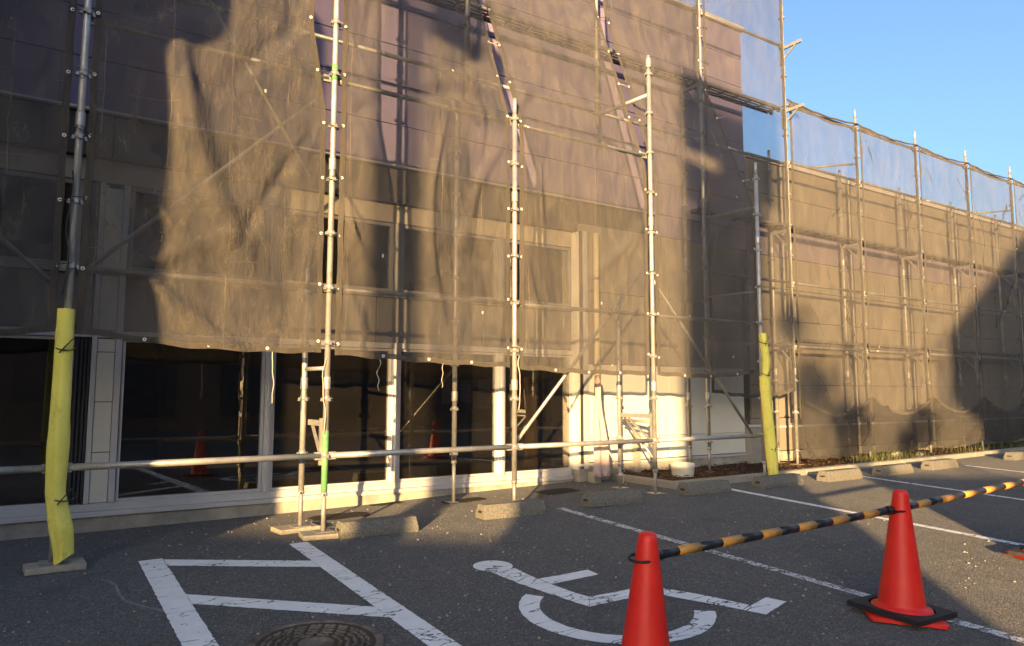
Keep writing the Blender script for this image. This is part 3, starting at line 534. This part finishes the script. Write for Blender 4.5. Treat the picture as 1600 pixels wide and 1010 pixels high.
pipe('guard pipe crossing the shaded bay left of the tall corner pole', (7.28, 6.51, 2.70), (9.08, 6.51, 2.70), .021, 'galv_dull'); pipe('lowest guard pipe left of the tall corner pole', (7.28, 6.51, 1.78), (9.08, 6.51, 1.78), .021, 'galv_dull')
def plank_mesh():
    m = MB(); L = 1.74
    for q in (-.111, -.05, .011, .072): m.box(-L/2, L/2, q, q + .039, .034, .040)
    m.box(-L/2, L/2, -.12, -.112, 0, .0335).box(-L/2, L/2, .112, .12, 0, .0335)
    for k in range(7): x = -L/2 + .02 + k * (L - .05) / 6; m.box(x, x + .012, -.111, .111, .008, .0335)
    return m.mesh('plank', M['deck'])
plank_me = plank_mesh(); hook_me = MB().box(-.03, .03, -.015, .015, -.02, .03).mesh('hook', M['deck'])
def deck(label, x0, x1, y, z, group):
    t = thing('scaffold_plank', label, 'plank', ((x0 + x1) / 2, y, z), group); o = link('deck_sheet', plank_me, t)
    for s in (-1, 1):
        for q in (-.065, .065): link('hook', hook_me, t, (s * .885, q, 0))
for k in range(5): deck(f'high steel plank seen from below behind the nets, {ORD[k]} bay from the left', RX[k+1], RX[k+2], 6.66, 5.30, 'high steel planks'); 
for k in range(7):
    for z, w in ((3.53, 'upper'), (1.86, 'lower')): deck(f'{w} wing plank in the {ORD[k]} bay right of the tall corner pole', WX[k], WX[k+1], 6.655, z, 'wing planks')
deck('upper plank in the shaded bay left of the tall corner pole', 7.28, 9.08, 6.655, 3.53, 'wing planks')
for k in range(7):
    for z, w in ((3.47, 'upper'), (1.80, 'lower')): bracket(f'{w} wing bracket at the {ORD[k]} outer pole', WX[k], 6.49, 6.80, z, .25, 'galv_dull', 'wing brackets')
bracket('high bracket under the plank at the tall corner pole', 9.08, 6.50, 6.2, 6.22, .2); bracket('bracket under the outer plank at the tall corner pole', 9.08, 6.50, 6.2, 5.25, .2); bracket('bracket under the high plank at the shaded tall pole', 7.28, 6.49, 6.82, 5.24)
for k in (1, 4): pipe(f'net bracing arm at the {ORD[k]} outer wing pole', (WX[k], 6.5, 4.78), (WX[k] - .65, 6.95, 4.72), .017, 'galv_dull', False, 'brace_pipe', group='net bracing arms')
for x, y, rz, l in ((.19, 5.70, 3, 'weathered board under the yellow padded pole at the left'), (1.98, 5.72, -8, 'weathered board under the green banded pole'), (1.88, 6.10, 6, 'weathered board under the short inner pole')):
    o = MB().box(-.17, .17, -.11, .11, .0, .04).build('base_board', M['wood']); bevel(o, .006); o.location = (x, y, G(x, y) + .002); o.rotation_euler = (0, 0, R(rz)); tag(o, l, 'board', 'boards under scaffold feet')
# foam sleeves
def sleeve(label, pts, rad, seed, ties=()):
    t = thing('foam_sleeve', label, 'foam sleeve', pts[0], 'yellow foam sleeves on poles'); o0 = Vector(pts[0]); n = 22; seg = 60; P = []
    pv = [Vector(p) for p in pts]
    for i in range(seg + 1):
        f = i / seg * (len(pv) - 1); k = min(int(f), len(pv) - 2); ff = f - k; c = pv[k].lerp(pv[k+1], ff) - o0; rr = rad[k] * (1 - ff) + rad[k+1] * ff
        for q in range(n):
            a = 2 * math.pi * q / n; r = rr * (1 + .10 * noise.noise((math.cos(a) * 1.3 + seed, math.sin(a) * 1.3, c.z * 3.5)) + .03 * noise.noise((math.cos(a) * 3, math.sin(a) * 3 + seed, c.z * 14)))
            if abs(a - 4.0) < .16: r *= .80
            P.append((c.x + r * math.cos(a), c.y + r * math.sin(a), c.z + (.04 * math.cos(a) if i == 0 else 0)))
    m = MB(); m.add(P, [(i*n+q, i*n+(q+1)%n, (i+1)*n+(q+1)%n, (i+1)*n+q) for i in range(seg) for q in range(n)], True); m.add([Vector(pv[-1]) - o0 + Vector((math.cos(2*math.pi*q/n) * rad[-1] * .95, math.sin(2*math.pi*q/n) * rad[-1] * .95, 0)) for q in range(n)], [tuple(range(n))]); m.build('sleeve', M['foam'], t)
    for z, r in ties:
        f = (z - pts[0][2]) / (pts[-1][2] - pts[0][2]); c = Vector(pts[0]).lerp(Vector(pts[-1]), f) - o0; c.z = z - pts[0][2]
        ps = [(c.x + r * math.cos(a), c.y + r * math.sin(a), c.z + .02 * math.sin(a)) for a in [2 * math.pi * k / 16 for k in range(17)]]
        MB().poly(ps, .0045, 6, False).poly([(c.x - .01, c.y - r, c.z), (c.x + .03, c.y - r - .012, c.z + .05), (c.x + .05, c.y - r, c.z + .07)], .004, 6).poly([(c.x - .01, c.y - r, c.z), (c.x - .04, c.y - r - .012, c.z - .04)], .004, 6).build('tie_cord', M['cord'], t)
sleeve('long yellow foam sleeve tied round the leftmost scaffold pole', [(.235, 5.665, .03), (.21, 5.67, .22), (.17, 5.70, .45), (.168, 5.70, .75), (.168, 5.71, 1.2), (.168, 5.715, 1.66)], [.058, .070, .060, .064, .056, .052], 1.0, ((.42, .068), (1.40, .059)))
sleeve('upper slimmer yellow foam sleeve on the right padded pole', [(7.385, 5.68, 1.32), (7.40, 5.68, 1.5), (7.37, 5.69, 1.83)], [.046, .048, .043], 4.0, ((1.72, .048), (1.34, .050)))
sleeve('lower wider yellow foam sleeve on the right padded pole', [(7.44, 5.65, .10), (7.415, 5.655, .4), (7.385, 5.67, .9), (7.37, 5.68, 1.31)], [.058, .068, .060, .064], 7.0, ((.46, .07),))

# ------------------------------------------------------------------ nets
eye_me = None
def torus(r0, r1, n=14, k=6):
    m = MB(); m.add([((r0 + r1 * math.cos(2*math.pi*j/k)) * math.cos(2*math.pi*i/n), r1 * .7 * math.sin(2*math.pi*j/k), (r0 + r1 * math.cos(2*math.pi*j/k)) * math.sin(2*math.pi*i/n)) for i in range(n) for j in range(k)], [(i*k+j, ((i+1)%n)*k+j, ((i+1)%n)*k+(j+1)%k, i*k+(j+1)%k) for i in range(n) for j in range(k)], True); return m.mesh('eyelet', M['eyelet'])
eye_me = torus(.0095, .004)
def interp(path, s):
    L = [0]
    for a, b in zip(path, path[1:]): L.append(L[-1] + 1)
    f = s * (len(path) - 1); k = min(int(f), len(path) - 2); f -= k
    return Vector(path[k]).lerp(Vector(path[k+1]), f)
def net(label, EL, ER, seed, mat='net', nu=72, step=.045, bow=.04, sagb=.04, sagt=0.0, ncrease=16, amp=1.0, hems='LRB', ties=None, bottomcurve=None, scal=.007, name='scaffold_net', eyes=True, group='mesh nets on the scaffold', phase=.61, folds=()):
    rng = random.Random(seed); mid = [Vector(a).lerp(Vector(b), .5) for a, b in zip(EL, ER)]; seglen = [(b - a).length for a, b in zip(mid, mid[1:])]; H = sum(seglen); cum = np.cumsum([0] + seglen)
    W = (Vector(ER[0]) - Vector(EL[0])).length; nv = max(12, int(H / step))
    vs = np.linspace(0, H, nv + 1); us = np.linspace(0, 1, nu + 1)
    def at(path, s):
        k = min(int(np.searchsorted(cum, s, 'right')) - 1, len(path) - 2); f = (s - cum[k]) / seglen[k]; return Vector(path[k]).lerp(Vector(path[k+1]), f)
    A = np.array([at(EL, s) for s in vs]); B = np.array([at(ER, s) for s in vs])
    if len(EL) > 2:                                        # soften the bend
        for _ in range(6):
            A[1:-1] = (A[:-2] + 2 * A[1:-1] + A[2:]) / 4; B[1:-1] = (B[:-2] + 2 * B[1:-1] + B[2:]) / 4
    U, V = np.meshgrid(us, vs); P = A[:, None, :] * (1 - U[..., None]) + B[:, None, :] * U[..., None]
    X = U * W; edge = np.minimum(np.minimum(X, W - X) / .16, 1.0); edge = edge * edge * (3 - 2 * edge)
    D = bow * np.sin(np.pi * U) * np.sin(np.pi * np.clip(V / H * 1.0, 0, 1)) * .8
    for _ in range(ncrease):
        s = rng.choice((0, 1)); z0 = rng.uniform(0, H); ang = R(rng.uniform(-80, -25)) if rng.random() < .72 else R(rng.uniform(10, 60)); L = rng.uniform(.5, 1.7); wd = rng.uniform(.018, .07); am = rng.choice((-1, -1, 1)) * rng.uniform(.018, .05) * amp; cv = rng.uniform(-.35, .35)
        dx = math.cos(ang) * (1 if s == 0 else -1); dz = math.sin(ang); px = (0 if s == 0 else W); tx = X - px; tz = V - z0; al = tx * dx + tz * dz; pe = -tx * dz + tz * dx + cv * al * al
        f = np.clip(al / L, 0, 1); D += am * np.exp(-(pe / (wd * (.5 + 1.2 * f))) ** 2) * (np.sin(np.pi * np.clip(f, 0, 1)) ** .6) * (al > 0) * (al < L)
    for _ in range(int(ncrease * .7)):                      # vertical drape folds
        xc = rng.uniform(.1, W - .1); z0 = rng.uniform(0, H); L = rng.uniform(.4, 1.5); wd = rng.uniform(.012, .035); am = rng.uniform(-.02, .02) * amp; sl = rng.uniform(-.18, .18)
        f = (V - z0) / L; D += am * np.exp(-((X - xc - sl * (V - z0)) / wd) ** 2) * np.exp(-f * f * 4)
    for (fx0, fz0, fx1, fz1, fw, fa) in folds:              # long draped folds, in metres from the left edge and above the hem
        dx, dz = fx1 - fx0, fz1 - fz0; L = math.hypot(dx, dz); dx /= L; dz /= L; al = ((X - fx0) * dx + (V - fz0) * dz) / L; pe = -(X - fx0) * dz + (V - fz0) * dx + .10 * L * np.sin(np.pi * np.clip(al, 0, 1))
        D += fa * np.exp(-(pe / (fw * (.45 + .8 * np.clip(al, 0, 1)))) ** 2) * np.clip(np.sin(np.pi * np.clip(al * .94 + .04, 0, 1)), 0, 1) ** .7
    nz = np.zeros_like(D)
    for j in range(nv + 1):
        for i in range(nu + 1):
            x, z = X[j, i], V[j, i]; nz[j, i] = .030 * noise.noise((x * 1.3 + seed, z * .7, seed * 3.1)) + .013 * noise.noise((x * 4.5, z * 1.6 + seed, 2.2)) + .0055 * noise.noise((x * 15, z * 6 + seed, 5.0))
    D = (D + nz * amp) * edge
    P[..., 1] -= D; tilt = (B[-1, 1] + A[-1, 1] - A[0, 1] - B[0, 1])
    ph = (A[:, 2][:, None] - phase) / .45; sc = scal * np.abs(np.sin(np.pi * ph))
    P[..., 0] += sc * np.exp(-X / .10) - sc * np.exp(-(W - X) / .10)
    bs = np.exp(-(V / .35) ** 2)
    cat = np.sin(np.pi * U) if bottomcurve is None else np.interp(U, [a for a, _ in bottomcurve], [b for _, b in bottomcurve])
    P[..., 2] -= sagb * cat * bs; P[..., 2] -= sagt * np.sin(np.pi * U) * np.exp(-((H - V) / .35) ** 2)
    P[..., 2] += .006 * np.sin(U * W * 17 + seed) * np.exp(-(V / .1) ** 2)
    t = thing(name, label, 'net', tuple(P[0, nu // 2]), group); O = P[0, nu // 2].copy(); Q = P - O
    m = MB(); m.grid([tuple(p) for p in Q.reshape(-1, 3)], nu, nv); m.build('sheet', M[mat], t)
    def hemstrip(outer, inner):
        n = len(outer); m = MB(); pts = []
        for a, b in zip(outer, inner):
            d = (b - a); d = d / (np.linalg.norm(d) + 1e-9); off = np.array((0, -.0035, 0)); pts += [tuple(a + off), tuple(a + d * .022 + off + np.array((0, -.002, 0))), tuple(a + d * .045 + off)]
        m.grid(pts, 2, n - 1); m.build('hem', M['hem'], t)
    if 'L' in hems: hemstrip(Q[:, 0], Q[:, 4])
    if 'R' in hems: hemstrip(Q[:, nu], Q[:, nu - 4])
    if 'B' in hems: hemstrip(Q[0, 2:nu-1], Q[2, 2:nu-1])
    if 'T' in hems: hemstrip(Q[nv, 2:nu-1], Q[nv - 2, 2:nu-1])
    if eyes:
        for side, s in (('L', 1), ('R', -1)):
            if side not in hems: continue
            col = 0 if side == 'L' else nu; zz = P[:, col, 2]; z = phase + .45 * math.ceil((zz[0] + .05 - phase) / .45)
            while z < min(zz[-1], 6.4):
                j = int(np.argmin(np.abs(zz - z))); p = Q[j, col] + np.array((s * .024, -.010, 0)); link('eyelet', eye_me, t, tuple(p))
                if ties is not None and rng.random() < .8:
                    tx = (ties[0] if side == 'L' else ties[1]) - O[0]; ty = P[j, col, 1] - O[1]
                    jig = rng.uniform(-.04, .04); MB().poly([tuple(p), (p[0] * .5 + tx * .5, ty - .035, p[2] + jig * .5), (tx + s * -.01, ty - .030, p[2] + jig), (tx - s * .03, ty - .0, p[2] + jig)], .0028, 5).build('tie_cord', M['cord' if rng.random() < .7 else 'cord_pale'], t)
                z += .45
        if 'B' in hems:
            k = max(2, round(W / .45))
            for q in range(1, k): i = int(nu * q / k); p = Q[0, i] + np.array((0, -.010, .024)); link('eyelet', eye_me, t, tuple(p))
    return t
F = 5.72; RB = 6.47
net('dark net left of the yellow padded pole, cut by the left picture edge', [(-1.60, F, 1.44), (-1.60, F, 7.3)], [(.115, F, 1.50), (.135, F, 7.3)], 11, ties=(-1.63, .17), ncrease=18, bow=.05, folds=((1.70, 2.6, .9, 1.2, .09, .07), (1.70, 1.2, 1.0, .2, .08, .06), (1.70, .5, 1.1, .1, .05, .05)))
net('wide net with a straight shadow edge between yellow padded pole and green banded pole', [(.222, F, 1.50), (.225, F, 3.4), (.228, F, 4.0), (.235, F, 7.3)], [(1.925, F, 1.42), (1.920, F, 3.4), (1.80, F + .03, 4.15), (1.77, F + .05, 7.3)], 24, ncrease=26, bow=.05, amp=1.2, ties=(.17, 1.98), folds=((.03, 3.6, .75, 1.7, .10, .075), (.55, 2.7, 1.5, .05, .13, .10), (.1, 1.6, .6, .1, .07, .05), (.05, 4.3, .9, 3.0, .10, .07)))
net('net right of the green banded pole crossed by a soft pole shadow', [(2.035, F, 1.41), (2.035, F, 3.72), (2.04, F + .02, 5.6), (2.05, F + .05, 7.3)], [(3.735, F, 1.34), (3.735, F, 3.72), (3.68, RB, 5.75), (3.66, RB, 7.3)], 37, 'net_mid', ncrease=26, bow=.04, amp=1.2, folds=((.02, 1.35, .55, .55, .07, .06), (.02, 1.3, .35, .05, .05, .06), (.0, 2.3, .9, 1.2, .08, .05), (1.0, 2.3, 1.08, .1, .05, .05), (1.69, 2.2, 1.2, 1.0, .07, .05)), ties=(1.98, 3.785), sagb=.01)
net('net above the slanting brace, between the two free topped poles', [(3.835, F, 1.33), (3.835, F, 3.72), (3.74, RB, 5.75), (3.74, RB, 7.3)], [(5.525, F, 1.30), (5.525, F, 3.55), (5.45, RB, 5.75), (5.43, RB, 7.3)], 41, 'net_mid', ncrease=22, bow=.03, folds=((.08, 2.1, .30, .05, .09, .085), (.0, 1.5, .5, .15, .06, .05), (.30, 2.2, .42, 1.0, .05, .04)), ties=(3.785, 5.575), sagb=.02)
net('net half in dark shade, left of the right yellow padded pole', [(5.625, F, 1.30), (5.625, F, 3.55), (5.56, RB, 5.75), (5.54, RB, 7.3)], [(7.32, F, 1.36), (7.32, F, 3.40), (7.25, RB, 5.35), (7.25, RB, 7.3)], 53, 'net_mid', ncrease=20, bow=.03, folds=((1.68, 1.9, .9, .1, .10, .07), (1.68, 1.0, .8, .05, .08, .06), (1.68, 2.1, .7, 1.3, .08, .05)), ties=(5.575, 7.37), sagb=.05)
net('thin high net against the sky left of the tall corner pole', [(7.31, 6.46, 1.12), (7.31, 6.46, 7.3)], [(9.05, 6.46, 1.14), (9.05, 6.46, 7.3)], 61, 'net_thin', ncrease=14, bow=.02, amp=.8, eyes=False, sagb=.08)
for k in range(7):
    x0, x1 = WX[k], WX[k+1]
    net(f'thin wing net in the {ORD[k]} bay right of the tall corner pole', [(x0 + .03, 6.45, .75), (x0 + .03, 6.45, 5.40)], [(x1 - .03, 6.45, .75), (x1 - .03, 6.45, 5.37)], 70 + k, 'net_thin', 48, .06, ncrease=18, bow=.03, amp=1.5, sagt=.05, hems='LRT', eyes=False, group='thin wing nets')
    net(f'dark skirt net sagging at the foot of the {ORD[k]} wing bay', [(x0 + .03, 6.42, .20 + .02 * k), (x0 + .03, 6.41, 1.06)], [(x1 - .03, 6.42, .24 + .02 * k), (x1 - .03, 6.41, 1.06)], 90 + k, 'net_skirt', 48, .04, ncrease=18, bow=.10, amp=1.2, sagb=.06, sagt=.25, hems='T', eyes=False, group='dark skirt nets')
# top rails' rolled net edge
for k in range(7):
    x0, x1 = WX[k], WX[k+1]; ps = [(x0 + (x1 - x0) * i / 12, 6.45 + .01 * math.sin(i * 2.1), 5.42 - .05 * math.sin(math.pi * i / 12)) for i in range(13)]
    o = MB().poly(ps, .014, 8).build('rolled_net_edge', M['hem']); tag(o, f'rolled up net edge along the top of the {ORD[k]} wing bay', 'net edge', 'rolled net edges')
# hanging pink sheet, cords, tape
def sheet_strip():
    P = []; nv = 24
    for j in range(nv + 1):
        f = j / nv; z = .16 + (1.30 - .16) * f; w = .10 * (1 - f) ** .7 + .018; c = 5.40 - .02 * f + .02 * math.sin(f * 5)
        for i in range(7): u = i / 6 - .5; P.append((c + u * 2 * w + .012 * math.sin(f * 11 + i), 6.40 + .03 * math.sin(i * 1.9 + f * 4), z + .03 * abs(u)))
    return MB().grid(P, 6, nv)
o = sheet_strip().build('hanging_sheet', M['pink']); md = o.modifiers.new('thick', 'SOLIDIFY'); md.thickness = .003; tag(o, 'pale pink plastic sheet hanging beside the cream downpipe', 'plastic sheet')
def cord(label, pts, mat='cord_pale', r=.004): o = MB().poly(pts, r, 6).build('loose_cord', M[mat]); tag(o, label, 'cord', 'loose cords')
cord('pink cord looping down from the net to the pink taped pole', [(5.34, 6.42, 1.26), (5.45, 6.40, .8), (5.50, 6.38, .45), (5.60, 6.24, .18), (5.58, 6.235, .10)], 'pink', .009)
def wig(x, y, z0, z1, s, a=.02): return [(x + a * noise.noise((s, k * .3, 0)), y + a * .5 * noise.noise((s, k * .3, 9)), z0 + (z1 - z0) * k / 12) for k in range(13)]
cord('frayed cord hanging along the lower green banded pole', wig(1.945, 5.69, 1.38, .78, 3.3, .05), 'cord_pale', .004); cord('cord dangling from the net left of the short inner pole', wig(1.55, 5.71, 1.44, 1.02, 1.2), 'cord_pale', .004); cord('thin cord dangling below the soft pole shadow net', wig(2.42, 5.71, 1.38, 1.12, 5.2, .03), 'cord_pale', .004); cord('thin cord dangling left of the right mullion', wig(3.02, 5.71, 1.36, 1.15, 8.2, .03), 'cord_pale', .003)
cord('cord running down the pole behind the second wheel stop', wig(3.83, 5.70, 1.45, .95, 4.1, .05), 'cord_pale', .005); cord('black cord knotted along the leftmost pole above the foam', wig(.15, 5.675, 2.6, 1.75, 2.1, .05), 'cord', .006)
o = MB().lathe([(.0215, 0), (.0225, .02), (.0215, .045)], 10, (5.57, 6.27, .17)).build('pink_tape', M['pink']); tag(o, 'bit of pink tape round the foot of an inner pole', 'tape')

# ------------------------------------------------------------------ cones and bars
def rounded(hw, r, z, n=6):
    return [(sx * (hw - r) + r * math.cos(a0 + k * math.pi / 2 / n), sy * (hw - r) + r * math.sin(a0 + k * math.pi / 2 / n), z) for sx, sy, a0 in ((1, 1, 0), (-1, 1, math.pi / 2), (-1, -1, math.pi), (1, -1, 1.5 * math.pi)) for k in range(n + 1)]
cone_me = MB().lathe([(.155, .012), (.158, .030), (.152, .050), (.128, .058), (.121, .066), (.119, .075), (.044, .630), (.042, .652), (.038, .668), (.028, .679), (.012, .683)], 40).mesh('cone_body', M['cone'])
bp = MB(); r0 = rounded(.192, .03, .0); r1 = rounded(.192, .03, .014); r2 = rounded(.184, .028, .020); n = len(r0); bp.add(r0 + r1 + r2, [(k, (k+1)%n, n+(k+1)%n, n+k) for k in range(n)] + [(n+k, n+(k+1)%n, 2*n+(k+1)%n, 2*n+k) for k in range(n)] + [tuple(range(2*n, 3*n))]); base2_me = bp.mesh('cone_base', M['cone'])
wm = MB(); n = 32
o1 = [(.198 * max(-1, min(1, 1.42 * math.cos(2*math.pi*k/n))), .198 * max(-1, min(1, 1.42 * math.sin(2*math.pi*k/n)))) for k in range(n)]; i1 = [(.166 * math.cos(2*math.pi*k/n), .166 * math.sin(2*math.pi*k/n)) for k in range(n)]
wm.add([(x, y, z) for z in (0, .026) for x, y in o1] + [(x, y, z) for z in (0, .026) for x, y in i1], [(k, (k+1)%n, n+(k+1)%n, n+k) for k in range(n)] + [(2*n+k, 3*n+k, 3*n+(k+1)%n, 2*n+(k+1)%n) for k in range(n)] + [(n+k, n+(k+1)%n, 3*n+(k+1)%n, 3*n+k) for k in range(n)]); weight_me = wm.mesh('ring_weight', M['rubber'])
CN = [(2.175, 2.315, 12, 'near red traffic cone cut by the bottom edge of the picture'), (4.085, 2.295, 8, 'red traffic cone with black ring weight, right of the wheelchair symbol'), (6.12, 2.36, 20, 'third red traffic cone just beyond the right picture edge')]
for x, y, rz, l in CN:
    c = thing('traffic_cone', l, 'traffic cone', (x, y, G(x, y) + .001), 'red traffic cones', R(rz + 33)); c.rotation_euler = (R(2), 0, R(rz + 33)); link('cone_body', cone_me, c); link('cone_base', base2_me, c)
    w = link('cone_weight', weight_me, None, (x, y, G(x, y) + .024), (R(3), R(2), R(rz - 8))); tag(w, {CN[0][3]: 'black rubber ring weight on the near cone', CN[1][3]: 'black rubber ring weight lying askew on the middle cone', CN[2][3]: 'black rubber ring weight on the cone beyond the frame'}[l], 'cone weight', 'rubber cone weights')
def conebar(a, b, label, n=13):
    za = G(*a[:2]) + .575; zb = G(*b[:2]) + .575; p = Vector((a[0], a[1], za)); q = Vector((b[0], b[1], zb)); t = thing('cone_bar', label, 'barrier bar', p, 'striped barrier bars'); d = q - p; e = d.normalized(); s0 = .065; L = d.length - 2 * s0
    for k in range(n):
        f0 = s0 + L * k / n; f1 = s0 + L * (k + 1) / n; MB().tube(e * f0, e * f1, (.0205 if k % 2 else .020), 16).build('black_band' if k % 2 == 0 else 'yellow_band', M['bar_black' if k % 2 == 0 else 'bar_yellow'], t)
    for c, s in ((Vector((0, 0, 0)), 1), (d, -1)):
        ps = [c + Vector((.056 * math.cos(w), .056 * math.sin(w), .006 * math.sin(w + 1))) for w in [2 * math.pi * k / 24 for k in range(25)]]; MB().poly(ps, .006, 8, False).build('end_loop', M['rubber'], t); MB().tube(c + e * s * .052, c + e * s * .10, .024, 14).build('end_cap', M['bar_black'], t)
conebar(CN[0], CN[1], 'yellow and black striped bar linking near cone to middle cone'); conebar(CN[1], CN[2], 'yellow and black striped bar running off to the right edge')

# ------------------------------------------------------------------ the place behind the viewer and an added annex: throws shade, shows in glass
def AB(a, al, z=0): v = SP * a + SD * al; return Vector((v.x, v.y, z))
def zb(b, al): return b - al * TE
def rotbox(name, mat, a0, a1, l0, l1, z0, z1, parent=None):
    P = [AB(a, l) for l in (l0, l1) for a in (a0, a1)]; m = MB(); m.add([p + Vector((0, 0, z0)) for p in P] + [p + Vector((0, 0, z1)) for p in P], [(0,1,3,2),(4,6,7,5),(0,4,5,1),(1,5,7,3),(3,7,6,2),(2,6,4,0)]); return fixn(m.build(name, M[mat], parent))
an = thing('added_annex', 'added unseen grey stucco annex left of the viewer, shaped to cast the left shadow', 'building')  # added unseen block; its corner and rounded eave are shaped to cast the left shade
o = MB().box(-11, -4.08, .5, 4.4, -.4, 4.60).build('wall', M['stucco'], an); bevel(MB().box(-11.3, -3.80, .19, 4.7, 4.603, 6.2).build('eave', M['stucco'], an), .33, 8); MB().box(-11.1, -4.3, .7, 4.4, 6.203, 7.2).build('roof', M['grey_roof'], an)
for z in (1.0, 3.0): w = MB().box(-7.6, -6.2, .46, .499, z, z + 1.1).build('window', M['alu'], an); MB().box(-7.55, -6.25, .45, .459, z + .05, z + 1.05).build('pane', M['glass'], w)
AL = -9.0
for nm, a0, a1, b, l in (('boundary_wall', -14, -1.09, .72, 'low brown boundary wall across the car park behind the viewer'), ('storage_shed', -1.09, 1.87, 1.46, 'low brown storage shed across the car park behind the viewer'), ('garage', 2.80, 9.4, 1.42, 'row of brown garages across the car park behind the viewer')):
    t = thing(nm, l, 'wall' if nm == 'boundary_wall' else 'building'); dep = .15 if nm == 'boundary_wall' else 2.6; top = zb(b, AL)
    rotbox('wall', 'brown_wall', a0, a1, AL - dep, AL, -.6, top - .12, t); rotbox('coping', 'grey_roof', a0, a1, AL - dep - .02, AL + .003, top - .118, top, t)
    if nm != 'boundary_wall':
        k = a0 + .3
        while k + 1.9 < a1: rotbox('shutter', 'alu', k, k + 1.8, AL + .001, AL + .04, -.4, top - .4, t); k += 2.2
up = thing('utility_pole', 'concrete utility pole with transformer behind the viewer', 'utility pole', AB(-2.01, -7.5, -.3))
MB().lathe([(.20, 0), (.15, 9.5)], 20).build('shaft', M['concrete'], up)
z6 = zb(5.25, -7.5) + .3; MB().lathe([(.20, 0), (.23, .03), (.23, .8), (.18, .9)], 18, (.26, -.22, z6)).build('transformer', M['galv_dull'], up); MB().box(-.9, .9, -.05, .05, z6 + 1.3, z6 + 1.4).build('cross_arm', M['galv_dull'], up)
sg = thing('pylon_sign', 'tall blank pylon sign behind the viewer', 'sign', (0, 0, 0)); l0 = -11
rotbox('lower_panel', 'alu', .58, 1.86, l0 - .3, l0, 1.2, zb(4.93, l0), sg); rotbox('upper_panel', 'alu', .60, 2.10, l0 - .3, l0, zb(5.16, l0), zb(6.6, l0), sg)
rotbox('leg', 'galv_dull', .75, .90, l0 - .25, l0 - .05, -.4, 1.2, sg); rotbox('leg', 'galv_dull', 1.5, 1.65, l0 - .25, l0 - .05, -.4, 1.2, sg); rotbox('joint_post', 'galv_dull', 1.05, 1.8, l0 - .25, l0 - .05, zb(4.93, l0), zb(5.16, l0), sg)
hs = thing('gable_house', 'house with steep gable roof behind the viewer', 'house'); l0 = -15
ez = zb(3.90, l0)
rotbox('wall', 'stucco', 6.12, 15, l0 - 8, l0, -.6, ez + .1, hs)
P = [AB(5.42, l0 + .3, ez), AB(10.5, l0 + .3, ez + 5.2), AB(15.6, l0 + .3, ez), AB(15.6, l0 + .3, ez - .25), AB(6.0, l0 + .3, ez - .35)]; fixn(MB().prism(P, -SD * 8.6).build('roof', M['grey_roof'], hs))
op = thing('brown_store', 'long dark brown store across the car park reflected in the shop windows', 'building')
MB().box(-1.5, 60, -24, -16, -.6, 9.2).build('wall', M['brown_wall'], op); MB().box(-1.7, 60.2, -24.2, -15.8, 9.203, 9.5).build('coping', M['grey_roof'], op)  # wall height raised to block low sky light from the facade
for k in range(7): w = MB().box(2 + k * 4.2, 4.6 + k * 4.2, -15.999, -15.95, .2, 2.2).build('shutter', M['dark_alu'], op)
def tree(label, a, al, crowns, seed):
    base = AB(a, al, -.4); t = thing('garden_tree', label, 'tree', base); rng = random.Random(seed); top = max(c[1] for c in crowns); ps = [Vector((0, 0, 0)), Vector((.05, .03, top * .4)), Vector((-.02, 0, top + .35))]
    m = MB().poly(ps, .1, 8, True, [.10, .07, .03]); lv = MB()
    for da, z, r, cnt in crowns:
        c = SP * da + Vector((0, 0, z + .4)); m.poly([(0, 0, z * .6), c * .6 + Vector((0, 0, z * .3)), c], .03, 6, True, [.05, .03, .012])
        for k in range(cnt):
            d = Vector((rng.gauss(0, 1), rng.gauss(0, 1), rng.gauss(0, 1))).normalized() * r * rng.random() ** .45; p = c + d; a1 = Vector((rng.gauss(0, 1), rng.gauss(0, 1), rng.gauss(0, .6))).normalized(); b1 = a1.cross(Vector((rng.gauss(0, 1), rng.gauss(0, 1), rng.gauss(0, 1)))).normalized(); s = rng.uniform(.05, .11)
            lv.add([p - a1 * s, p + b1 * s * .45, p + a1 * s, p - b1 * s * .45], [(0, 1, 2, 3)])
    m.build('trunk', M['bark'], t); lv.build('crown', M['leaf'], t)
tree('slim leafy tree beside the garages behind the viewer', 3.2, -12.5, [(-.55, zb(2.75, -12.5), .45, 420), (.0, zb(2.2, -12.5), .42, 380), (-.9, zb(3.6, -12.5), .34, 200)], 2); tree('second slim leafy tree behind the garages behind the viewer', 4.7, -13, [(0, zb(2.3, -13), .38, 330), (-.4, zb(2.0, -13), .3, 180)], 8)
